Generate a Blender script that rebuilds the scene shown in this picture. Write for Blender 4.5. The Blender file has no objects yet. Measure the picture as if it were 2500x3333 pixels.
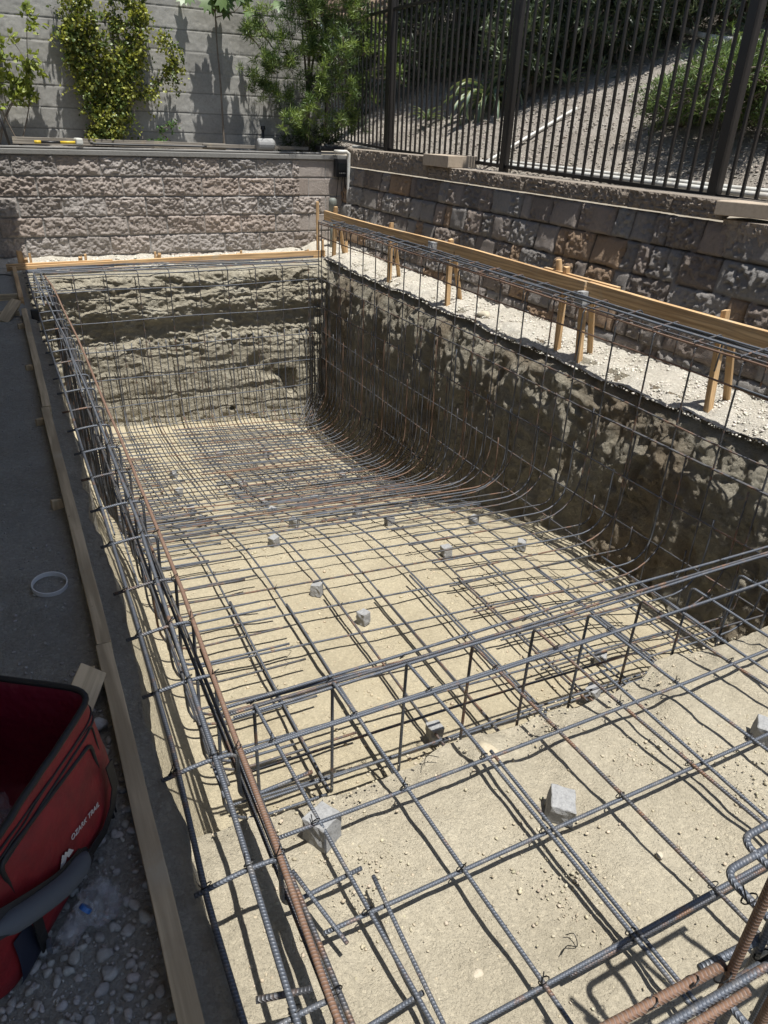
import bpy, bmesh, math, random
import numpy as np
from mathutils import Matrix, Vector
PI = math.pi
scene = bpy.context.scene
COL = scene.collection

# ------------------------------------------------------------------ camera
cam_data = bpy.data.cameras.new('camera')
cam = bpy.data.objects.new('camera', cam_data)
COL.objects.link(cam)
CAMZ = 1.75
M3 = Matrix(((0.89435237, 0.18521227, -0.40722262),
             (-0.44605745, 0.4386867, -0.78011969),
             (0.03415541, 0.87934657, 0.4749558)))
cam.matrix_world = Matrix.Translation((0, 0, CAMZ)) @ M3.to_4x4()
cam_data.sensor_fit = 'VERTICAL'
cam_data.sensor_height = 36.0
cam_data.sensor_width = 27.0
cam_data.lens = 24.977
cam_data.clip_start = 0.02
cam_data.clip_end = 2000
scene.camera = cam

# ------------------------------------------------------------------ light
SUN = Vector((0.075, -0.27, 1.0)).normalized()
world = bpy.data.worlds.new("World")
scene.world = world
world.use_nodes = True
wn = world.node_tree.nodes
bg = wn['Background']
sky = wn.new('ShaderNodeTexSky')
sky.sky_type = 'NISHITA'
sky.sun_disc = False
sky.sun_elevation = math.asin(SUN.z)
sky.sun_rotation = math.atan2(SUN.x, SUN.y)
sky.air_density = 1.0
sky.dust_density = 1.0
world.node_tree.links.new(sky.outputs[0], bg.inputs[0])
bg.inputs[1].default_value = 0.08
sd = bpy.data.lights.new('sun', 'SUN')
sd.energy = 5.0
sd.angle = math.radians(0.53)
sd.color = (1.0, 0.975, 0.93)
so = bpy.data.objects.new('sun', sd)
COL.objects.link(so)
so.rotation_euler = SUN.to_track_quat('Z', 'Y').to_euler()
so.location = (0, 0, 20)
scene.view_settings.view_transform = 'Standard'
scene.view_settings.look = 'None'
scene.view_settings.exposure = 0.52
scene.view_settings.gamma = 1.0

rng = np.random.default_rng(7)
random.seed(7)

# ------------------------------------------------------------------ noise
def _hash(ix, iy, iz, seed):
    h = (ix.astype(np.int64) * 374761393 + iy.astype(np.int64) * 668265263 + iz.astype(np.int64) * 2147483647 + seed * 1274126177) & 0xFFFFFFFF
    h = ((h ^ (h >> 13)) * 1274126177) & 0xFFFFFFFF
    h = ((h ^ (h >> 16)) * 2246822519) & 0xFFFFFFFF
    return ((h ^ (h >> 15)) & 0xFFFFFF) / float(0xFFFFFF)

def vnoise(P, s, seed=0):
    """value noise in -1..1; P (N,3); s = frequency (scalar or 3)"""
    Q = P * np.asarray(s, float)
    I = np.floor(Q); F = Q - I
    F = F * F * (3 - 2 * F)
    I = I.astype(np.int64)
    r = 0
    for dx in (0, 1):
        wx = F[:, 0] if dx else 1 - F[:, 0]
        for dy in (0, 1):
            wy = F[:, 1] if dy else 1 - F[:, 1]
            for dz in (0, 1):
                wz = F[:, 2] if dz else 1 - F[:, 2]
                r = r + wx * wy * wz * _hash(I[:, 0] + dx, I[:, 1] + dy, I[:, 2] + dz, seed)
    return r * 2 - 1

def fbm(P, s, octv=4, seed=0, gain=0.5, ridged=False):
    r = 0; a = 1.0; s = np.asarray(s, float)
    for o in range(octv):
        n = vnoise(P + 13.7 * o, s, seed + o)
        if ridged: n = 1 - 2 * np.abs(n)
        r = r + a * n; a *= gain; s = s * 2.03
    return r

def h1(i, seed=0):
    i = np.asarray(i)
    return _hash(i, i * 0, i * 0, seed)
def h2(i, j, seed=0):
    return _hash(np.asarray(i), np.asarray(j), np.asarray(i) * 0, seed)
def sstep(a, b, x):
    t = np.clip((x - a) / (b - a), 0, 1)
    return t * t * (3 - 2 * t)

# ------------------------------------------------------------------ object helpers
def link(o):
    COL.objects.link(o); return o

def tag(o, label=None, cat=None, group=None, kind=None):
    if label: o['label'] = label
    if cat: o['category'] = cat
    if group: o['group'] = group
    if kind: o['kind'] = kind
    return o

def thing(name, label, cat, loc=(0, 0, 0), group=None):
    o = bpy.data.objects.new(name, None)
    o.empty_display_size = 0.1
    link(o); o.location = loc
    return tag(o, label, cat, group)

def mesh_obj(name, V, F, mat, parent=None, origin=None, smooth=False, col=None, uv=None, mats=None, fmat=None):
    V = np.asarray(V, float)
    if parent is not None:
        off = np.array(parent.location); p = parent.parent
        while p is not None:
            off = off + np.array(p.location); p = p.parent
        V = V - off
    elif origin is not None:
        V = V - np.asarray(origin, float)
    me = bpy.data.meshes.new(name)
    if isinstance(F, np.ndarray):
        k = F.shape[1]; n = F.shape[0]
        me.vertices.add(len(V)); me.vertices.foreach_set('co', V.ravel())
        me.loops.add(n * k); me.loops.foreach_set('vertex_index', F.astype(np.int32).ravel())
        me.polygons.add(n)
        me.polygons.foreach_set('loop_start', np.arange(n, dtype=np.int32) * k)
        me.polygons.foreach_set('loop_total', np.full(n, k, dtype=np.int32))
    else:
        me.from_pydata([tuple(v) for v in V], [], F)
    me.update(calc_edges=True)
    if uv is not None:
        l = me.uv_layers.new(name='UVMap')
        if len(uv) == len(V):
            li = np.empty(len(me.loops), dtype=np.int32); me.loops.foreach_get('vertex_index', li)
            uv = np.asarray(uv)[li]
        l.data.foreach_set('uv', np.asarray(uv, dtype=np.float32).ravel())
    if col is not None:
        a = me.color_attributes.new('Col', 'FLOAT_COLOR', 'POINT')
        c = np.ones((len(V), 4), dtype=np.float32); c[:, :3] = col
        a.data.foreach_set('color', c.ravel())
    if smooth:
        me.polygons.foreach_set('use_smooth', np.ones(len(me.polygons), dtype=bool))
    for m in (mats or [mat]): me.materials.append(m)
    if fmat is not None: me.polygons.foreach_set('material_index', np.asarray(fmat, dtype=np.int32))
    me.validate()
    o = bpy.data.objects.new(name, me); link(o)
    if parent is not None: o.parent = parent
    elif origin is not None: o.location = origin
    return o

def grid_faces(nu, nv):
    i, j = np.meshgrid(np.arange(nu - 1), np.arange(nv - 1), indexing='ij')
    a = i * nv + j
    return np.stack([a, a + nv, a + nv + 1, a + 1], -1).reshape(-1, 4)

def sheet(name, us, vs, fn, mat, parent=None, flip=False, smooth=True, col=None, kind='structure'):
    U, V = np.meshgrid(us, vs, indexing='ij')
    P = fn(U.ravel(), V.ravel())
    c = None
    if isinstance(P, tuple): P, c = P
    F = grid_faces(len(us), len(vs))
    if flip: F = F[:, ::-1].copy()
    o = mesh_obj(name, P, F, mat, parent=parent, smooth=smooth, col=c)
    if parent is None and kind: o['kind'] = kind
    return o

def merge(parts):
    """parts: list of (V, F list/array) -> V, F list"""
    VV = []; FF = []; n = 0
    for V, F in parts:
        VV.append(np.asarray(V, float))
        for f in F: FF.append(tuple(int(i) + n for i in f))
        n += len(V)
    return np.concatenate(VV), FF

def bevel_box(size, bevel=0.003, sub=0, warp=0.0, seed=0):
    """box centred at origin with bevelled edges -> V, F ; subdivided along X"""
    bm = bmesh.new()
    bmesh.ops.create_cube(bm, size=1)
    for v in bm.verts:
        v.co.x *= size[0]; v.co.y *= size[1]; v.co.z *= size[2]
    if sub:
        for i in range(1, sub):
            x = -size[0] / 2 + size[0] * i / sub
            bmesh.ops.bisect_plane(bm, geom=bm.verts[:] + bm.edges[:] + bm.faces[:], plane_co=(x, 0, 0), plane_no=(1, 0, 0))
    ed = [e for e in bm.edges if len(e.link_faces) == 2 and e.calc_face_angle(0) > 0.5]
    if bevel: bmesh.ops.bevel(bm, geom=ed, offset=bevel, segments=2, affect='EDGES', profile=0.6)
    if warp:
        for v in bm.verts:
            v.co.z += warp * math.sin(v.co.x * 1.3 + seed); v.co.y += warp * 0.8 * math.sin(v.co.x * 0.9 + 2 * seed)
            v.co.y += warp * .25 * math.sin(v.co.x * 9 + seed)
    bm.verts.index_update()
    V = np.array([v.co[:] for v in bm.verts]); F = [tuple(v.index for v in f.verts) for f in bm.faces]
    bm.free()
    return V, F

def xform(V, loc=(0, 0, 0), rot=(0, 0, 0), scale=(1, 1, 1)):
    from mathutils import Euler
    m = np.array(Euler(rot).to_matrix())
    return (np.asarray(V) * np.asarray(scale)) @ m.T + np.asarray(loc)

def catmull(pts, step=0.05):
    pts = np.asarray(pts, float)
    out = []
    P = np.vstack([2 * pts[0] - pts[1], pts, 2 * pts[-1] - pts[-2]])
    for i in range(1, len(P) - 2):
        n = max(1, int(np.linalg.norm(P[i + 1] - P[i]) / step))
        t = np.arange(n)[:, None] / n
        out.append(0.5 * ((2 * P[i]) + (-P[i - 1] + P[i + 1]) * t + (2 * P[i - 1] - 5 * P[i] + 4 * P[i + 1] - P[i + 2]) * t ** 2 + (-P[i - 1] + 3 * P[i] - 3 * P[i + 1] + P[i + 2]) * t ** 3))
    out.append(pts[-1:])
    return np.concatenate(out)

def fillet(pts, radii, step=0.06):
    """polyline with rounded corners; radii = number or per-corner list"""
    pts = [np.asarray(p, float) for p in pts]
    if not hasattr(radii, '__len__'): radii = [radii] * (len(pts) - 2)
    out = [pts[0]]
    for i in range(1, len(pts) - 1):
        a, b, c = pts[i - 1], pts[i], pts[i + 1]
        u = (a - b); lu = np.linalg.norm(u); u = u / lu
        w = (c - b); lw = np.linalg.norm(w); w = w / lw
        ang = math.acos(max(-1, min(1, float(u @ w))))
        d = min(radii[i - 1] / max(math.tan(ang / 2), 1e-3), lu * .49, lw * .49)
        p0 = b + u * d; p1 = b + w * d
        n = 2 + int((PI - ang) / 0.3)
        for k in range(n + 1):
            t = k / n
            out.append((1 - t) ** 2 * p0 + 2 * t * (1 - t) * b + t * t * p1)
    out.append(pts[-1])
    res = [out[0]]
    for a, b in zip(out[:-1], out[1:]):
        n = max(1, int(np.linalg.norm(b - a) / step))
        for k in range(1, n + 1): res.append(a + (b - a) * k / n)
    return np.array(res)

def tube(path, r, sides=7, cap=True, rfn=None):
    P = np.asarray(path, float); n = len(P)
    T = np.gradient(P, axis=0); T /= np.linalg.norm(T, axis=1)[:, None] + 1e-12
    up = np.array([0, 0, 1.0]) if abs(T[0][2]) < .9 else np.array([1.0, 0, 0])
    N = np.cross(T[0], up); N /= np.linalg.norm(N)
    L = np.concatenate([[0], np.cumsum(np.linalg.norm(np.diff(P, axis=0), axis=1))])
    a = np.arange(sides) * 2 * PI / sides
    V = np.empty((n, sides, 3)); UV = np.empty((n, sides, 2))
    for i in range(n):
        N = N - T[i] * (N @ T[i]); N /= np.linalg.norm(N)
        B = np.cross(T[i], N)
        rr = r if rfn is None else r * rfn(i / (n - 1))
        V[i] = P[i] + rr * (np.cos(a)[:, None] * N + np.sin(a)[:, None] * B)
        UV[i, :, 0] = L[i]; UV[i, :, 1] = np.arange(sides) / sides
    V = V.reshape(-1, 3); UV = UV.reshape(-1, 2)
    F = []
    for i in range(n - 1):
        for j in range(sides):
            k = (j + 1) % sides
            F.append((i * sides + j, i * sides + k, (i + 1) * sides + k, (i + 1) * sides + j))
    if cap:
        F.append(tuple(range(sides - 1, -1, -1))); F.append(tuple((n - 1) * sides + j for j in range(sides)))
    return V, F, UV

# ------------------------------------------------------------------ materials
def mat(name, col=(.5, .5, .5), rough=.8, metal=0.0):
    m = bpy.data.materials.new(name); m.use_nodes = True
    b = m.node_tree.nodes['Principled BSDF']
    b.inputs['Base Color'].default_value = (*col, 1); b.inputs['Roughness'].default_value = rough
    b.inputs['Metallic'].default_value = metal
    return m

class NB:
    def __init__(s, m): s.t = m.node_tree; s.b = s.t.nodes['Principled BSDF']
    def n(s, typ, **kw):
        x = s.t.nodes.new(typ)
        for k, v in kw.items():
            if k in x.inputs: x.inputs[k].default_value = v
            else: setattr(x, k, v)
        return x
    def l(s, a, b): s.t.links.new(a, b)
    def pos(s, scale=None):
        g = s.n('ShaderNodeNewGeometry').outputs['Position']
        if scale is not None:
            v = s.n('ShaderNodeVectorMath', operation='MULTIPLY'); v.inputs[1].default_value = scale
            s.l(g, v.inputs[0]); return v.outputs[0]
        return g
    def noise(s, vec, scale, detail=5, rough=.6, dist=0):
        x = s.n('ShaderNodeTexNoise', Scale=scale, Detail=detail, Roughness=rough, Distortion=dist); s.l(vec, x.inputs['Vector']); return x.outputs[0]
    def vor(s, vec, scale, feature='F1', out='Distance', rnd=1.0):
        x = s.n('ShaderNodeTexVoronoi', Scale=scale, feature=feature); x.inputs['Randomness'].default_value = rnd; s.l(vec, x.inputs['Vector']); return x.outputs[out]
    def ramp(s, f, stops):
        x = s.n('ShaderNodeValToRGB'); e = x.color_ramp.elements
        while len(e) < len(stops): e.new(.5)
        for i, (p, c) in enumerate(stops):
            e[i].position = p; e[i].color = (*c, 1) if len(c) == 3 else c
        s.l(f, x.inputs[0]); return x.outputs[0]
    def mix(s, f, a, b, mode='MIX'):
        x = s.n('ShaderNodeMixRGB', blend_type=mode)
        for inp, v in ((x.inputs[0], f), (x.inputs[1], a), (x.inputs[2], b)):
            if hasattr(v, 'links') or hasattr(v, 'is_linked'): s.l(v, inp)
            elif isinstance(v, (int, float)): inp.default_value = v
            else: inp.default_value = (*v, 1)
        return x.outputs[0]
    def math(s, op, a, b=0.0):
        x = s.n('ShaderNodeMath', operation=op)
        for inp, v in ((x.inputs[0], a), (x.inputs[1], b)):
            if hasattr(v, 'is_linked'): s.l(v, inp)
            else: inp.default_value = v
        return x.outputs[0]
    def bump(s, h, dist=.01, strength=1.0, prev=None):
        x = s.n('ShaderNodeBump', Distance=dist, Strength=strength); s.l(h, x.inputs['Height'])
        if prev is not None: s.l(prev, x.inputs['Normal'])
        return x.outputs[0]
    def out(s, col=None, normal=None, rough=None):
        if col is not None: s.l(col, s.b.inputs['Base Color'])
        if normal is not None: s.l(normal, s.b.inputs['Normal'])
        if rough is not None: s.l(rough, s.b.inputs['Roughness'])

def dirt_mat(name, c0, c1, c2, gravel=60, gb=.006, spot=None, clod=14, cb=.03):
    m = mat(name, c1, .95); k = NB(m); p = k.pos()
    n1 = k.noise(p, 2.2, 6, .65); n2 = k.noise(p, 38, 4, .7)
    c = k.ramp(n1, [(.30, c0), (.5, c1), (.70, c2)])
    c = k.mix(.35, c, k.ramp(n2, [(.3, tuple(x * .6 for x in c1)), (.7, tuple(min(1, x * 1.35) for x in c1))]))
    vd = k.vor(p, gravel, out='Color'); bw = k.n('ShaderNodeSeparateColor'); k.l(vd, bw.inputs[0])
    c = k.mix(.24, c, k.ramp(bw.outputs[0], [(0, tuple(x * .62 for x in c1)), (.8, c1), (1, tuple(min(1, x * 1.6) for x in c1))]))
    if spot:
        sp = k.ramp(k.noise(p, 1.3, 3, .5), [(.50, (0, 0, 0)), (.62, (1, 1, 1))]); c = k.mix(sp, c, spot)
    g = k.vor(p, gravel); h = k.math('MULTIPLY', g, -1.0)
    nb = k.bump(k.noise(p, clod, 8, .72), cb, 1.0)
    nb = k.bump(k.noise(p, clod * 5, 5, .75), cb * .6, .9, nb)
    nb = k.bump(h, gb, .6, nb)
    nb = k.bump(k.noise(p, 220, 3, .7), .003, .8, nb)
    k.out(c, nb); return m

M_floor = dirt_mat('sandy_clay', (.33, .28, .185), (.405, .35, .24), (.47, .415, .29), 120, .004, clod=9, cb=.02)
M_shelf = dirt_mat('shelf_clay', (.29, .255, .185), (.39, .345, .255), (.47, .425, .325), 120, .005, clod=9, cb=.02)
M_cut = dirt_mat('cut_clay', (.33, .29, .21), (.46, .415, .315), (.60, .565, .46), 30, .012, clod=18, cb=.06)
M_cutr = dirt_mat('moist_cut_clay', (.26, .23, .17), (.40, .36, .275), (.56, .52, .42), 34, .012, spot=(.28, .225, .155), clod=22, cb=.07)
M_ledge = dirt_mat('pale_rubble_soil', (.44, .40, .32), (.54, .50, .42), (.63, .60, .53), 60, .010, clod=25, cb=.025)
M_yard = dirt_mat('gravelly_yard_soil', (.25, .24, .205), (.33, .32, .285), (.43, .42, .385), 75, .012)
M_berm = dirt_mat('berm_soil', (.25, .23, .185), (.35, .32, .26), (.45, .42, .35), 80, .006, clod=14, cb=.04)
M_hill = dirt_mat('mulch_gravel', (.20, .175, .145), (.32, .285, .24), (.45, .41, .36), 55, .02)
M_far = dirt_mat('dry_ground', (.2, .17, .12), (.26, .22, .16), (.3, .26, .19), 5, .02)

def rock_mat(name, c1, c2, c3):
    m = mat(name, c1, .9); k = NB(m); p = k.pos()
    a = k.n('ShaderNodeAttribute', attribute_name='Col')
    c = k.mix(.5, a.outputs[0], k.ramp(k.noise(p, 60, 4, .6), [(.3, c1), (.5, c2), (.7, c3)]), 'MIX')
    k.out(c, k.bump(k.noise(p, 160, 4, .7), .004, .8)); return m
M_rock = rock_mat('stone', (.20, .19, .175), (.28, .27, .25), (.38, .37, .35))
M_crumb = rock_mat('clod', (.36, .30, .20), (.43, .365, .25), (.52, .46, .35))
M_crumbw = rock_mat('pale_clod', (.52, .48, .40), (.62, .58, .50), (.72, .69, .62))
M_chip = rock_mat('mulch_chip', (.22, .18, .13), (.34, .29, .23), (.50, .46, .40))

def block_mat(name, joint=(.30, .29, .27), stain=.25, nb1=.006, sc=120):
    m = mat(name, (.4, .4, .4), .93); k = NB(m); p = k.pos()
    a = k.n('ShaderNodeAttribute', attribute_name='Col')
    n = k.noise(p, 30, 5, .7); n2 = k.noise(p, 1.6, 5, .6)
    c = k.mix(.5, a.outputs[0], k.ramp(n, [(.28, (.45, .45, .45)), (.5, (.8, .8, .8)), (.74, (1, 1, 1))]), 'MULTIPLY')
    c = k.mix(stain, c, k.ramp(n2, [(.35, (.45, .43, .40)), (.65, (1, 1, 1))]), 'MULTIPLY')
    k.out(c, k.bump(k.noise(p, sc, 6, .75), nb1, 1.0)); return m
M_split = block_mat('split_face_block', nb1=.028, sc=62)
M_tumbled = block_mat('tumbled_wall_block', nb1=.030, sc=62)
M_cmu = block_mat('smooth_grey_block', nb1=.003, sc=200, stain=.35)
M_cap = block_mat('cast_concrete_cap', nb1=.003, sc=160, stain=.2)

def wood_mat(name, c0, c1, dark=(.20, .11, .05)):
    m = mat(name, c1, .75); k = NB(m)
    tc = k.n('ShaderNodeTexCoord').outputs['Object']
    mp = k.n('ShaderNodeVectorMath', operation='MULTIPLY'); mp.inputs[1].default_value = (1.4, 30, 30); k.l(tc, mp.inputs[0])
    mp2 = k.n('ShaderNodeVectorMath', operation='MULTIPLY'); mp2.inputs[1].default_value = (.9, 9, 9); k.l(tc, mp2.inputs[0])
    oi = k.n('ShaderNodeObjectInfo')
    ad = k.n('ShaderNodeVectorMath', operation='ADD'); k.l(mp2.outputs[0], ad.inputs[0]); k.l(oi.outputs['Random'], ad.inputs[1])
    w = k.n('ShaderNodeTexWave', Scale=1.1, Distortion=7.0, Detail=3.0); w.bands_direction = 'Z'; k.l(ad.outputs[0], w.inputs[0])
    n = k.noise(mp.outputs[0], 1, 6, .6)
    c = k.mix(k.ramp(n, [(.35, (0, 0, 0)), (.62, (1, 1, 1))]), tuple(x * .78 for x in c0), c1)
    c = k.mix(k.ramp(w.outputs[0], [(.1, (.55, .55, .55)), (.5, (0, 0, 0))]), c, tuple(x * .62 for x in c0))
    kn = k.vor(tc, 2.3); c = k.mix(k.ramp(kn, [(.035, (1, 1, 1)), (.06, (0, 0, 0))]), c, dark)
    st = k.noise(tc, 6, 4, .6); c = k.mix(k.ramp(st, [(.62, (0, 0, 0)), (.75, (.45, .45, .45))]), c, (.30, .23, .15))
    nl = k.vor(tc, 5.5); c = k.mix(k.ramp(nl, [(.018, (1, 1, 1)), (.026, (0, 0, 0))]), c, (.05, .04, .03))
    md = k.noise(tc, 3.3, 6, .7); c = k.mix(k.ramp(md, [(.56, (0, 0, 0)), (.70, (.75, .75, .75))]), c, (.42, .36, .26))
    c = k.mix(.45, c, k.ramp(oi.outputs['Random'], [(0, (.68, .66, .62)), (1, (1, .98, .92))]), 'MULTIPLY')
    nb = k.bump(n, .002, .7); nb = k.bump(w.outputs[0], .0012, .5, nb)
    k.out(c, nb); return m
M_wood = wood_mat('fresh_pine', (.50, .31, .15), (.66, .45, .24))
M_woodd = wood_mat('dusty_pine', (.44, .34, .21), (.60, .48, .32), (.16, .10, .06))
M_woodg = wood_mat('weathered_timber', (.20, .18, .155), (.32, .29, .25), (.10, .08, .06))

def bar_mat(name, c0, c1, rust, metal=.35, rough=.5, pitch=.0095):
    m = mat(name, c0, rough, metal); k = NB(m)
    uv = k.n('ShaderNodeUVMap').outputs[0]; s = k.n('ShaderNodeSeparateXYZ'); k.l(uv, s.inputs[0])
    ph = k.math('ADD', k.math('MULTIPLY', s.outputs[0], 2 * PI / pitch), k.math('MULTIPLY', s.outputs[1], 2 * PI * 1.0))
    w = k.math('POWER', k.math('ADD', k.math('MULTIPLY', k.math('SINE', ph), .5), .5), 2.5)
    p = k.pos(); n = k.noise(p, 9, 5, .65)
    f = k.ramp(n, [(.27 + .32 * rust, (1, 1, 1)), (.36 + .36 * rust, (0, 0, 0))]) if rust < .99 else None
    base = k.mix(k.noise(p, 70, 3, .6), c0, c1)
    rc = k.mix(k.noise(p, 120, 3, .7), (.12, .065, .042), (.235, .135, .08))
    if rust >= .99: c = rc
    elif rust <= 0: c = base
    else: c = k.mix(f, rc, base) if False else k.mix(f, base, rc)
    c = k.mix(k.math('MULTIPLY', w, .22), c, (.30, .31, .33))  # rib crests lightened: a highlight painted into the bar colour
    dusty = k.ramp(k.noise(p, 26, 4, .6), [(.54, (0, 0, 0)), (.76, (.35, .35, .35))]); c = k.mix(dusty, c, (.36, .31, .24))
    k.out(c, k.bump(w, .0016, .8)); return m
M_steel = bar_mat('rebar_steel', (.062, .072, .090), (.105, .117, .138), .15)
M_steelr = bar_mat('rebar_steel_rust_flecked', (.055, .058, .065), (.09, .09, .098), .38, metal=.5, rough=.55)
M_rust = bar_mat('rusty_rebar', (.16, .07, .03), (.26, .12, .05), 1.0, metal=.25, rough=.7)
M_dark = bar_mat('dark_rebar', (.045, .047, .052), (.08, .08, .085), .2, metal=.5, rough=.5)
M_wire = mat('tie_wire', (.03, .03, .03), .5, .8)
M_conc = mat('spacer_concrete', (.36, .36, .36), .9); _k = NB(M_conc); _p = _k.pos()
_k.out(_k.ramp(_k.noise(_p, 90, 5, .7), [(.3, (.20, .20, .20)), (.7, (.34, .34, .33))]), _k.bump(_k.noise(_p, 180, 4, .7), .003, .9))

def leaf_mat(name, rough=.45, trans=.28):
    m = mat(name, (.1, .2, .03), rough); k = NB(m)
    a = k.n('ShaderNodeAttribute', attribute_name='Col'); k.l(a.outputs[0], k.b.inputs['Base Color'])
    t = k.n('ShaderNodeBsdfTranslucent'); k.l(k.mix(1.0, a.outputs[0], (1.1, 1.1, .5), 'MULTIPLY'), t.inputs[0])
    ms = k.n('ShaderNodeMixShader'); ms.inputs[0].default_value = trans
    k.l(k.b.outputs[0], ms.inputs[1]); k.l(t.outputs[0], ms.inputs[2])
    o = [x for x in k.t.nodes if x.type == 'OUTPUT_MATERIAL'][0]; k.l(ms.outputs[0], o.inputs[0])
    return m
M_leaf = leaf_mat('leaf')
M_bark = mat('bark', (.16, .13, .10), .9); _k = NB(M_bark)
_k.out(_k.ramp(_k.noise(_k.pos((8, 8, 2)), 8, 5, .7), [(.3, (.09, .07, .05)), (.7, (.24, .20, .16))]), _k.bump(_k.noise(_k.pos(), 60, 4, .7), .004, .8))
M_iron = mat('painted_iron', (.028, .024, .021), .42, .3)
M_black = mat('black_plastic', (.012, .012, .013), .45)
M_pvc = mat('white_pvc', (.62, .62, .58), .5); _k = NB(M_pvc)
_k.out(_k.ramp(_k.noise(_k.pos(), 7, 4, .6), [(.4, (.60, .60, .56)), (.7, (.44, .41, .36))]))
exec_after = []
# ------------------------------------------------------------------ the setting
ZY = -0.02            # yard level on the left
def zbar(x, y):       # height of the floor rebar mat
    x = np.asarray(x, float); y = np.asarray(y, float)
    ys = [1.0, 2.0, 3.9, 4.5, 5.0, 5.4, 6.2, 7.0, 8.0, 9.0, 12]
    zs = [-.89, -.90, -.93, -1.0, -1.13, -1.26, -1.56, -1.78, -1.93, -2.02, -2.07]
    return np.interp(y, ys, zs) - .075 * np.clip(x - .85, -.5, 3)
def zfloor(x, y): return zbar(x, y) - .085 - .17 * sstep(2.9, 3.85, np.asarray(x, float))

def P3(x, y, z): return np.stack([x, y, z], -1)

def f_floor(U, V):
    z = zfloor(U, V); P = P3(U, V, z)
    z = z + .018 * fbm(P, 1.7, 3, 1) + .006 * fbm(P, 11, 3, 5)
    z = z + .08 * sstep(3.85, 4.25, U) ** 1.5 + .30 * sstep(.42, .12, U) ** 1.5 + .30 * sstep(9.65, 10.3, V) ** 1.5
    return P3(U, V, z)
sheet('pit_floor', np.arange(.05, 4.35, .03), np.arange(1.55, 10.5, .03), f_floor, M_floor)

def f_right(U, V):      # U = y, V = parameter 0 (ledge) .. 1 (toe)
    top = .03
    bot = zfloor(3.95, U) - .05
    z = top + (bot - top) * V
    d = top - z
    x = 4.40 - .26 * (1 - np.exp(-d / .16)) - .0 * d
    x = x - .13 * np.exp(-(z - bot) / .12) - .02 * d
    P = P3(x, U, z)
    Q = P.copy(); Q[:, 2] *= .7
    r = fbm(Q, (2.2, 2.2, 2.2), 5, 11, .55)
    rr = fbm(P, (5, 5, 3.5), 5, 17, .55, True)
    amp = sstep(0, .12, V)
    x = x - amp * (.035 * r + .042 * rr + .02 * fbm(P, 19, 3, 19, .65) * .8 + .035 * vnoise(P + .15 * P[:, [2, 2, 2]], (1, 15, 2.6), 29)) - .035 * vnoise(P, (1, 13, 1.8), 23) * amp
    lim = 4.0; x = np.where(z > bot + .25, lim + np.logaddexp(0, (x - lim) / .02) * .02, x)
    z = z + .02 * fbm(P, 7, 3, 31) * amp
    return P3(x, U + .02 * fbm(P, 6, 2, 37), z)
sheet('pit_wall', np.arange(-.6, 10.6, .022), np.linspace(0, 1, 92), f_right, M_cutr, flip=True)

def f_far(U, V):
    top = .01; bot = zfloor(U, 9.9) - .05
    z = top + (bot - top) * V
    rec = .085 * np.exp(-((z + .74) / .24) ** 2) + .04 * np.exp(-((z + .28) / .06) ** 2)
    y = 10.42 - .30 * (1 - np.exp(-(top - z) / .05)) + rec - .10 * np.clip(-1.0 - z, 0, 2)
    P = P3(U, y, z)
    amp = sstep(0, .06, V)
    r = fbm(P, (1.6, 1.6, 3.4), 5, 41, .55); rr = fbm(P, (3.2, 3, 7), 5, 47, .58, True)
    layers = vnoise(P, (.7, 1, 12), 53)
    low = sstep(-1.3, -.9, z) * .7 + .3
    y = y - amp * low * (.05 * r + .035 * rr + .012 * layers + .015 * fbm(P, (18, 18, 26), 2, 67, .7) + .02 * vnoise(P, (3.5, 3, 14), 69)) - .06 * (1 - sstep(-.5, -.05, z))
    # small bites
    b = vnoise(P, (3.1, 3, 4.5), 61); y = y + .12 * sstep(.62, .8, b) * sstep(-1.1, -1.5, z)
    z = z + .012 * fbm(P, 9, 3, 59) * amp
    return P3(U, y, z)
sheet('pit_wall', np.arange(.0, 4.5, .016), np.linspace(0, 1, 140), f_far, M_cut)

def f_left(U, V):
    bot = np.where(U > 1.62, zfloor(.3, U) - .05, -.40)
    s = V
    # first a slope from board to the edge, then the drop
    x = np.where(s < .25, .06 + (s / .25) * .10, .16 + .03 * (s - .25))
    zt = -.035 - .03 * s / .25
    z = np.where(s < .25, zt, -.065 + (bot + .065) * (s - .25) / .75)
    P = P3(x, U, z)
    e = sstep(.15, .3, s)
    x = x + .028 * fbm(P, (4, 4, 4), 4, 71) * e + .035 * vnoise(P, (1, 1.1, 1), 73) * sstep(.05, .3, s) + .02 * e * sstep(7.5, 8.2, U) * -1
    z = z + .010 * fbm(P, 14, 4, 77, .6)
    return P3(x, U, z)
sheet('pit_bank', np.arange(-.6, 10.5, .02), np.linspace(0, 1, 80), f_left, M_berm, flip=False)

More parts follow.
